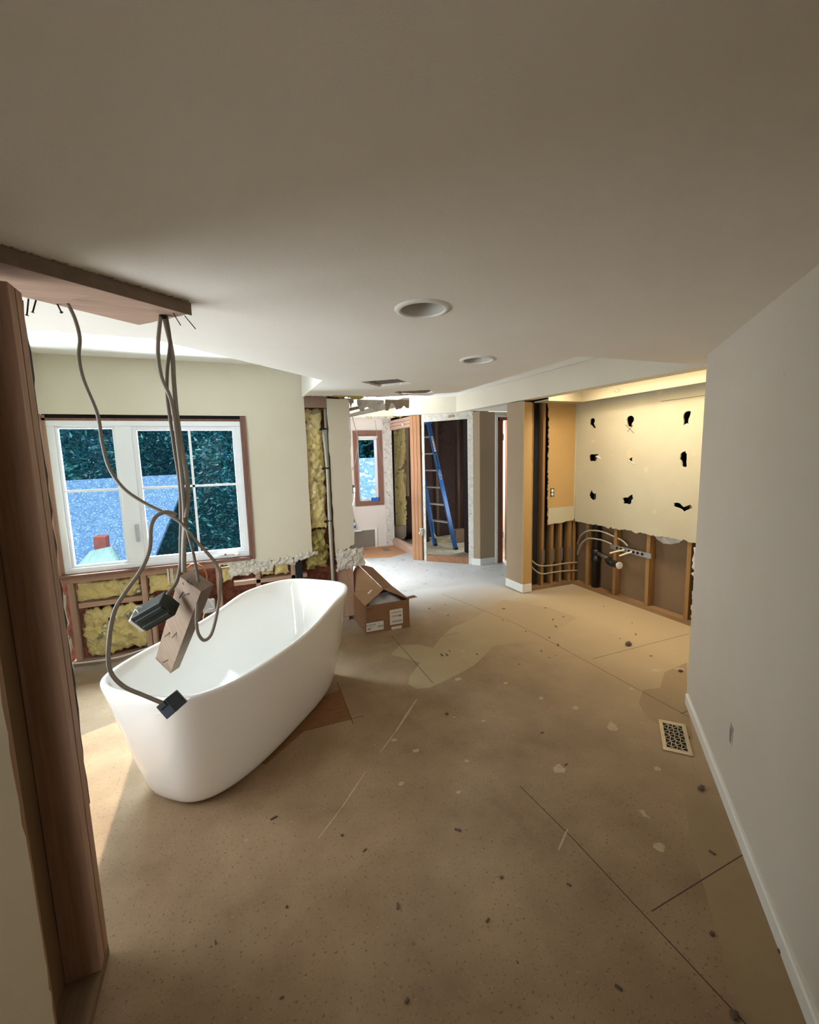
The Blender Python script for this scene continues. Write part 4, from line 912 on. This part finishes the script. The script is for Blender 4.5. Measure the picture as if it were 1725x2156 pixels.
for p0, p1, lab in [((1322, 1157), (1284, 1165), 'upper cream water stub poking out through the metal strap'), ((1336, 1161), (1304, 1171), 'lower cream water stub poking out through the metal strap')]:
    a, c = PX(*p0, XB+.03), PX(*p1, XB-.10); pex([a, a.lerp(c, .5)+V(0, 0, .004), c], lab, .009, PEXW)
    item('stub_end', B().lathe(c, c-a, [(.0095, 0), (.0095, .002), (.006, .003)], 12), CABLED, 'dark cut end of the %s cream stub' % lab.split()[0], 'pipe end')
# outlet in the tan wall
OC = PY(1163, 1037, 3.85)
OU = thing('wall_outlet', 'white duplex outlet without cover in the tan alcove wall', 'outlet', OC-V(0, 0, .05))
mk('box_hole', B().box(OC-V(.026, .0012, .048), OC+V(.026, 0, .048)), INK, OU)
mk('yoke', B().box(OC-V(.010, .004, .050), OC+V(.010, .001, .050)), STEEL, OU)
for s in (-1, 1): mk('socket', B().lathe(OC+V(0, -.001, .02*s), (0, -1, 0), [(.0165, 0), (.0165, .006), (.014, .007)], 18), WCABLE, OU, smooth=True)

# ================================================================== FAR BAY AND CLOSET
# small window
W2 = struct('window_2', B().prism([(wx0, 6.985, wz0), (wx1, 6.985, wz0), (wx1, 6.985, wz1), (wx0, 6.985, wz1)], (0, .014, 0), [[(wx0+.07, 6.985, wz0+.07), (wx1-.07, 6.985, wz0+.07), (wx1-.07, 6.985, wz1-.07), (wx0+.07, 6.985, wz1-.07)]]).box((wx0+.05, 7.0, wz0+.05), (wx0+.07, 7.10, wz1-.05)).box((wx1-.07, 7.0, wz0+.05), (wx1-.05, 7.10, wz1-.05)).box((wx0+.05, 7.0, wz0+.05), (wx1-.05, 7.1, wz0+.07)).box((wx0+.05, 7.0, wz1-.07), (wx1-.05, 7.1, wz1-.05)), CASEW)
sash(wx0+.07, wx1-.07, wz0+.07, wz1-.07, 7.06, .045, [], [], W2)
struct('shade_roll', B().tube([(wx0+.075, 7.03, wz1-.10), (wx1-.075, 7.03, wz1-.10)], .022, 12).box((wx0+.08, 7.045, wz1-.15), (wx1-.08, 7.052, wz1-.08)), WHITE, W2)
b = B().box((wx0+.14, 7.04, wz0+.08), (wx0+.26, 7.06, wz0+.095)).beam((wx0+.17, 7.04, wz0+.10), (wx0+.24, 7.03, wz0+.115), .01, .01)
struct('crank', b, WHITE, W2)
item('blue_tool', B().box((wx1-.21, 6.99, wz0+.071), (wx1-.09, 7.04, wz0+.13)), BTAPE, 'blue plastic item on the small window sill at right', 'tool', bevel=.004)
AP = thing('access_panel', 'grey panel with pale frame set low in the bay back wall', 'panel', (2.05, 6.99, 0))
mk('panel', B().box((1.5, 6.988, .015), (2.245, 7.0, .31)), GREYP, AP)
mk('frame', B().box((2.245, 6.982, .0), (2.285, 7.0, .335)).box((1.5, 6.982, .31), (2.245, 7.0, .335)), WHITE, AP)
bc = PY(746, 1104, 6.9)
BT = thing('spray_bottle', 'small white bottle with dark cap on the ledge beside the column', 'bottle', (bc.x, 6.92, .336))
mk('body', B().lathe((bc.x, 6.94, .336), (0, 0, 1), [(.03, 0), (.035, .01), (.035, .11), (.015, .13)], 16), WHITE, BT, smooth=True)
mk('cap', B().lathe((bc.x, 6.94, .466), (0, 0, 1), [(.018, 0), (.018, .05), (.01, .055)], 12), BLACK, BT, smooth=True)
mk('label_band', B().lathe((bc.x, 6.94, .37), (0, 0, 1), [(.0355, 0), (.0355, .05)], 16, False), BTAPE, BT)
struct('trim_12', B().box((1.5, 6.90, .315), (1.99, 6.982, .335)), WHITE)
oc = PY(742, 1030, 5.2)
HB = thing('hanging_outlet_box', 'black outlet box with white plug hanging by the bay column', 'electrical box', oc-V(0, 0, .04))
mk('box', B().box(oc-V(.05, .03, .05), oc+V(.02, .03, .05)), BOXBLK, HB, bevel=.003)
mk('plug', B().box(oc-V(-.004, .045, .035), oc+V(.03, -.03, .02)), WCABLE, HB, bevel=.004)
P = [oc+V(.015, -.05, -.03), oc+V(.01, -.05, -.12), oc+V(-.02, -.05, -.2), oc+V(-.06, -.05, -.28)]
mk('cord', B().tube(P, .006, 8, 6), WCABLE, HB, smooth=True)
P = [PY(741, 879, 6.3), PY(748, 900, 6.3), PY(754, 922, 6.3), PY(752, 950, 6.3), PY(748, 975, 6.3), PY(736, 1000, 6.3)]; P[0].z = 2.165
item('loose_wire', B().tube(P, .006, 8, 6), CABLED, 'dark cable dangling in front of the small window left side', 'cable', smooth=True)
P = [PY(735, 878, 5.2), PY(738, 918, 5.2), PY(736, 960, 5.2), PY(737, 1000, 5.2), PY(741, 1028, 5.2)]; P[0].z = 2.30
item('loose_wire', B().tube(P, .006, 8, 6), CABLED, 'dark cable running down beside the column to the black outlet box', 'cable', smooth=True)
P = [PY(790, 885, 6.8), PY(797, 935, 6.8), PY(802, 960, 6.8), PY(807, 985, 6.8), PY(808, 1000, 6.8)]
item('loose_wire', B().tube(P, .004, 8, 6), CABLE, 'thin wire hanging over the small window right casing', 'cable', smooth=True)
item('fallen_insulation', lumpy((1.9, 6.2, 2.12), (2.5, 6.2, 2.12), (2.5, 6.2, 2.165), (1.9, 6.2, 2.165), (0, -1, 0), .03, 50, 8, 91, .02, 20), INSD, 'dirty insulation fringe along the top above the small window', 'insulation', smooth=True)

# doubled boards and built-up post of the closet front
GC = 'stacked boards of the closet sill'
for k in range(3):
    item('sill_plate', B().box((2.57-.012*k*0, 5.80, .001+.04*k), (2.66, 7.12, .039+.04*k)), RY, ['bottom', 'middle', 'top'][k]+' board of the stacked sill left of the closet post', 'framing board', GC, bevel=.003)
for k in range(3):
    item('header_plate', B().box((2.57, 5.86, 1.975+.052*k), (2.66, 7.2, 2.022+.052*k)), RY, ['bottom', 'middle', 'top'][k]+' board of the stacked header above the insulation opening', 'framing board', 'stacked header boards of the closet', bevel=.003)
item('protector_cap', B().lathe(PX(849, 893, 2.565), (-1, 0, 0), [(.02, 0), (.018, .012), (.008, .02)], 12), WHITE, 'small white cap on the closet header boards', 'cap')
for k in range(3):
    p = V(2.455+.037*k, 5.845-.037*k, 0)
    q = [p, p+V(.036, -.036, 0)*.98, p+V(.036, -.036, 0)*.98+V(.06, .06, 0), p+V(.06, .06, 0)]
    item('wall_stud', B().prism(q, (0, 0, 2.11)), wood('post_%d' % k, 'b08058', '8a5b3b', 2), ['left', 'middle', 'right'][k]+' board of the built-up closet post beside the ladder', 'stud', 'boards of the closet post', bevel=.003)
c = on(885, 1117, (1, 1, 0), 8.27)
item('plaster_lump', lumpy(c+V(-.03, -.03, -.06), c+V(.03, -.05, -.06), c+V(.02, -.05, .03), c+V(-.02, -.04, .03), (-.7, -.7, 0), .03, 10, 10, 13, .01, 30), TORN, 'white plaster lump stuck to the closet post', 'plaster')
# diagonal closet front
def dg(t, z, off=0): return V(2.575+.51*t+off, 5.695-.51*t+off, z)
b = B().prism([dg(0, 0), dg(1.03, 0), dg(1.03, 2.112), dg(0, 2.112)], (.012, .012, 0), [[dg(.05, .001), dg(.05, 2.005), dg(.92, 2.018), dg(.93, .001)]])
b = B().prism([dg(.05, 2.005), dg(.92, 2.018), dg(.93, 0), dg(1.03, 0), dg(1.03, 2.112), dg(0, 2.112), dg(0, 0), dg(.05, 0)], (.012, .012, 0))
struct('wall_closet_front', b, SCRAPE)
struct('trim_13', B().prism([dg(.55, 2.045, -.001), dg(.68, 2.05, -.001), dg(.68, 2.085, -.001), dg(.55, 2.08, -.001)], (-.001, -.001, 0)), TAUPE)
item('door_sill', B().prism([dg(.05, 0, .004), dg(.93, 0, .004), dg(.93, .085, .004), dg(.05, .085, .004)], (.06, .06, 0)), wood('sill_fir', 'a0714f', '7c4f35', 0), 'rough wood sill across the bottom of the closet opening', 'framing board', bevel=.003)
# closet shell
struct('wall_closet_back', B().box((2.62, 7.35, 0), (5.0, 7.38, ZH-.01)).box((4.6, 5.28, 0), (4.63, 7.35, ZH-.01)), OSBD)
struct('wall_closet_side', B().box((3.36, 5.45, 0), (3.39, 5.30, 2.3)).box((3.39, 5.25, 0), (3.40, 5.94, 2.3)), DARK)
b_ = PY(829, 900, 7.30); 
item('insulation_batt', lumpy(PY(829, 1108, 7.25), PY(856, 1110, 7.25), PY(855, 902, 7.25), PY(828, 905, 7.25), (0, -1, 0), .06, 24, 120, 14, .02, 10), INS, 'tall yellow insulation strip in the far wall seen through the closet side', 'insulation', 'yellow insulation in the open walls', smooth=True)
item('felt_strip', B().prism([PY(822, 905, 7.2), PY(829, 905, 7.2), PY(834, 1140, 7.2), PY(829, 1140, 7.2)], (0, .01, 0)), BLACK, 'black vertical felt strip left of the closet insulation', 'felt strip')
item('wall_stud', B().prism([PY(856, 900, 7.2), PY(861, 900, 7.2), PY(862, 1045, 7.2), PY(858, 1045, 7.2)], (0, .1, 0)), GREYW, 'pale weathered stud right of the closet insulation strip', 'stud')
item('storage_bin', B().prism([PY(833, 1108, 7.1), PY(857, 1107, 7.1), PY(856, 1128, 7.1), PY(852, 1136, 7.1), PY(837, 1136, 7.1), PY(833, 1130, 7.1)], (0, .1, 0)), mat('bin_grey', '8a7a68', None, .6), 'rounded grey-beige container at the foot of the closet insulation', 'container', bevel=.01)
item('tool_case', B().box((3.02, 6.95, 0.0), (3.25, 7.2, .22)), BLACK, 'black case with grey lid left of the closet post', 'case', bevel=.015)
for x, lab in [(3.55, 'dark stud in the closet back wall, right of the ladder top'), (4.0, 'dark stud in the closet back wall, centre of the opening'), (4.35, 'dark stud in the closet back wall, near the right jamb')]:
    item('wall_stud', B().box((x, 7.24, 0), (x+.05, 7.345, 2.25)), wood('closet_stud%d' % int(x*100), '452b1b', '2c1a10', 2), lab, 'stud', 'dark closet studs')  # stud colours darkened to carry the closet's shade
item('storage_box', B().box((3.6, 6.6, 0), (3.85, 6.8, .22)), mat('box_brown', '5a4232', None, .8), 'dark brown carton on the closet floor right of the ladder', 'box', bevel=.004)
item('hose_coil', B().tube([V(4.0+.12*cos(t), 6.7+.12*sin(t), .03+.012*t/6.28) for t in [i*.4 for i in range(50)]], .012, 8), BLACK, 'black coil on the dark closet floor right of the ladder', 'hose', smooth=True)

# stepladder leaning inside the closet
LD = thing('stepladder', 'blue fibreglass stepladder leaning inside the dark closet', 'ladder', fl(960, 1157))
def railp(px, py, z): return fl(px, py, z)
N0, N1 = fl(960, 1157, .0), fl(902, 889, 2.10)
side = V(-.16, .44, 0)
F0, F1 = N0+side*1.0, N1+side*.75
wdt = (N1-N0).cross(side).normalized()
def rail(p, q, wd_, name='rail'):
    return mk(name, B().beam(p, q, wd_, .026, up=side), BLUE, LD, bevel=.003)
RAIL = rail(N0, N1, .088); rail(F0, F1, .088)
bk0 = N0+V(-.17, -.02, .03); bk1 = N1+V(-.03, -.02, -.04)
for s_ in (.85,): rail(N0+side*s_+wdt*.09+V(0, 0, .05), N1+side*s_*.8+wdt*.05, .04, 'rear_rail')
for k in range(7):
    t = .07+.135*k; p, q = N0.lerp(N1, t), F0.lerp(F1, t)
    mk('step', B().beam(p, q, .08, .022, up=(0, 0, 1)), ALU, LD)
mk('top_cap', B().beam(N1-side*.05, F1+side*.05, .14, .05, up=(0, 0, 1)), BLUE, LD)
for p in (N0, F0): mk('foot', B().box(p-V(.03, .03, 0), p+V(.03, .03, .035)), BLACK, LD, bevel=.003)
p = N0.lerp(N1, .10); mk('corner_brace', B().beam(p, p+side*.5+V(0, 0, -.12), .02, .02), YEL, LD); mk('corner_brace', B().beam(F0.lerp(F1, .10), F0.lerp(F1, .1)-side*.3+V(0, 0, -.14), .02, .02), YEL, LD)
# white sticker and round badge on the rail
rd = (N1-N0).normalized(); rn = rd.cross(side).normalized()
fn = side.normalized()*-1
fn = (fn-rd*fn.dot(rd)).normalized(); ws = rd.cross(fn).normalized()
def onrail(t, s_): return N0.lerp(N1, t)+fn*.0145+ws*s_
for t, h in ((.86, .05), (.80, .09)):
    c = onrail(t, 0); sk = mk('sticker', B().obox(c, rd*h, ws*.022, fn*.0008), LABEL, RAIL)
    for k in range(4): mk('print_line', B().obox(onrail(t, 0)+rd*(h*(-.6+.4*k))+fn*.001, rd*.006, ws*.016, fn*.0005), INKG, RAIL)
c = onrail(.575, .0)
b = B()
pts = [c+rd*(.085*cos(2*pi*k/24))+ws*(.026*sin(2*pi*k/24)) for k in range(25)]
b.tube(pts, .0025, 6); mk('badge_ring', b, LABEL, RAIL)
b = B().tube([c+rd*.03-ws*.012, c+rd*.0-ws*.008, c-rd*.0+ws*.004, c-rd*.03+ws*.010], .003, 6)
mk('badge_mark', b, LABEL, RAIL)
b = B().beam(onrail(.64, -.03), onrail(.74, -.03), .006, .004).beam(onrail(.64, .03), onrail(.74, .03), .006, .004).beam(onrail(.74, -.03), onrail(.74, .03), .006, .004)
mk('spreader', b, ALU, LD)

# ================================================================== OUTSIDE
def tree(name, c, rx, ry, rz_, n, mats, label, seed, grp='trees outside the windows', ls=.055):
    rnd = random.Random(seed); c = Vector(c); t = thing(name, label, 'tree', (c.x, c.y, c.z-rz_-1.0), grp)
    b = B(); fm = []
    cl = [(V(rnd.uniform(-1, 1), rnd.uniform(-1, 1), rnd.uniform(-1, 1)), rnd.uniform(.25, .5)) for _ in range(40)]
    while len(fm) < n:
        q, rr = rnd.choice(cl)
        d = V(rnd.gauss(0, 1), rnd.gauss(0, 1), rnd.gauss(0, 1)).normalized()*rr*rnd.uniform(.6, 1)
        p = q*.8+d
        p = c+V(p.x*rx, p.y*ry, p.z*rz_)
        a = V(rnd.gauss(0, 1), rnd.gauss(0, 1), rnd.gauss(0, .6)).normalized(); nn_ = V(rnd.gauss(0, 1), rnd.gauss(0, 1)-.6, rnd.gauss(0, 1)+.6).normalized()
        s = a.cross(nn_).normalized(); L = ls*rnd.uniform(.6, 1.5); wv = L*.3
        b.add([p-a*L, p-a*.2*L+s*wv, p+a*L, p-a*.2*L-s*wv], [(0, 1, 2, 3)]); fm.append(rnd.choice((0, 0, 1, 2)) if len(mats) > 2 else 0)
    mk('foliage', b, mats, t, fm=fm, recalc=False)
    mk('trunk', B().tube([(c.x, c.y, c.z-rz_-1.0), (c.x+.05, c.y, c.z-.3*rz_), (c.x, c.y, c.z+.5*rz_)], .09, 10, 3, .4), BARK, t, smooth=True)
tree('leafy_tree', (-3.1, 8.8, 1.5), 1.2, .8, 2.1, 13000, LEAF, 'dark teal tree behind the left pane of the big window', 1, ls=.056)
tree('leafy_tree', (-1.1, 11.2, 1.7), 1.6, .8, 2.1, 14000, LEAF, 'dense tree behind the middle of the big window', 2, ls=.056)
tree('leafy_tree', (.55, 8.6, .9), 1.25, .8, 2.3, 16000, LEAF, 'large tree filling the right pane of the big window', 3, ls=.05)
tree('leafy_tree', (4.2, 13.6, 2.6), 1.6, .6, 1.9, 8000, LEAF, 'dark tree above the pale roof in the small window', 4, ls=.12)
struct('ground', B().box((-40, 4.5, -3.2), (40, 60, -3.1)), mat('garden_ground', '27453f', '1c332f', .95, 1))
struct('backdrop_hedge', B().box((-20, 14.5, -3.1), (20, 15.1, 9)), mat('hedge', '0f3e44', '0a2a30', .95, 4, bump=1, speck=[('1c6068', 12, .55)]))
# neighbour's shingled roof
NR = thing('neighbour_roof', 'blue shingled neighbouring roof seen through the lower left panes', 'roof', (-2.0, 6.9, -3.0), None)
r0 = [PY(60, 1016, 7.6), PY(373, 999, 7.6), PY(377, 1045, 7.35), PY(318, 1190, 6.6), PY(60, 1200, 6.6)]
n_ = (r0[1]-r0[0]).cross(r0[3]-r0[0]).normalized(); d0 = n_.dot(r0[0])
r0 = [on(*p, n_, d0) for p in [(60, 1016), (373, 999), (377, 1045), (318, 1190), (60, 1200)]]
mk('roof_slope', B().prism(r0, (0, .05, -.04)), SHING, NR)
mk('house_wall', B().box((-4.4, 7.0, -3.0), (-1.3, 7.6, .4)), mat('stucco', '8fa0a8', None, .9), NR)
CHN = thing('lean_to', 'grey-green lean-to roof in the lowest corner of the left pane', 'roof', (-1.75, 6.0, -3.0))
q = [PY(150, 1205, 5.7), PY(190, 1160, 6.1), PY(226, 1152, 6.1), PY(250, 1200, 5.7)]
mk('slope', B().prism(q, (0, .1, -.05)), LOWROOF, CHN)
mk('slope', B().prism([PY(226, 1152, 6.1), PY(235, 1150, 6.15), PY(262, 1200, 5.8), PY(250, 1200, 5.7)], (0, .1, -.05)), LOWROOF, CHN)
mk('wall', B().box((-2.0, 6.0, -3.0), (-1.5, 6.3, .1)), mat('stucco2', '8f9a98', None, .9), CHN)
q = [PY(196, 1131, 6.3), PY(221, 1131, 6.3), PY(222, 1156, 6.3), PY(197, 1156, 6.3)]
item('chimney', B().prism([q[3]-V(0, 0, .3), q[2]-V(0, 0, .3), q[1], q[0]], (0, .2, 0)), BRICK, 'small red brick chimney in the lowest part of the left pane', 'chimney')
NR2 = thing('pale_roof', 'pale speckled roof seen through the small far window', 'roof', (3.3, 12.0, -3))
mk('roof_slope', B().prism([(1.5, 12.5, 1.50), (5.5, 12.5, 1.50), (5.5, 10.0, -1.3), (1.5, 10.0, -1.3)], (0, .1, -.1)), SHINGP, NR2)
mk('house_wall', B().box((1.6, 10.6, -3.0), (5.4, 12.4, -1.3)), mat('stucco3', '8fa0a8', None, .9), NR2)
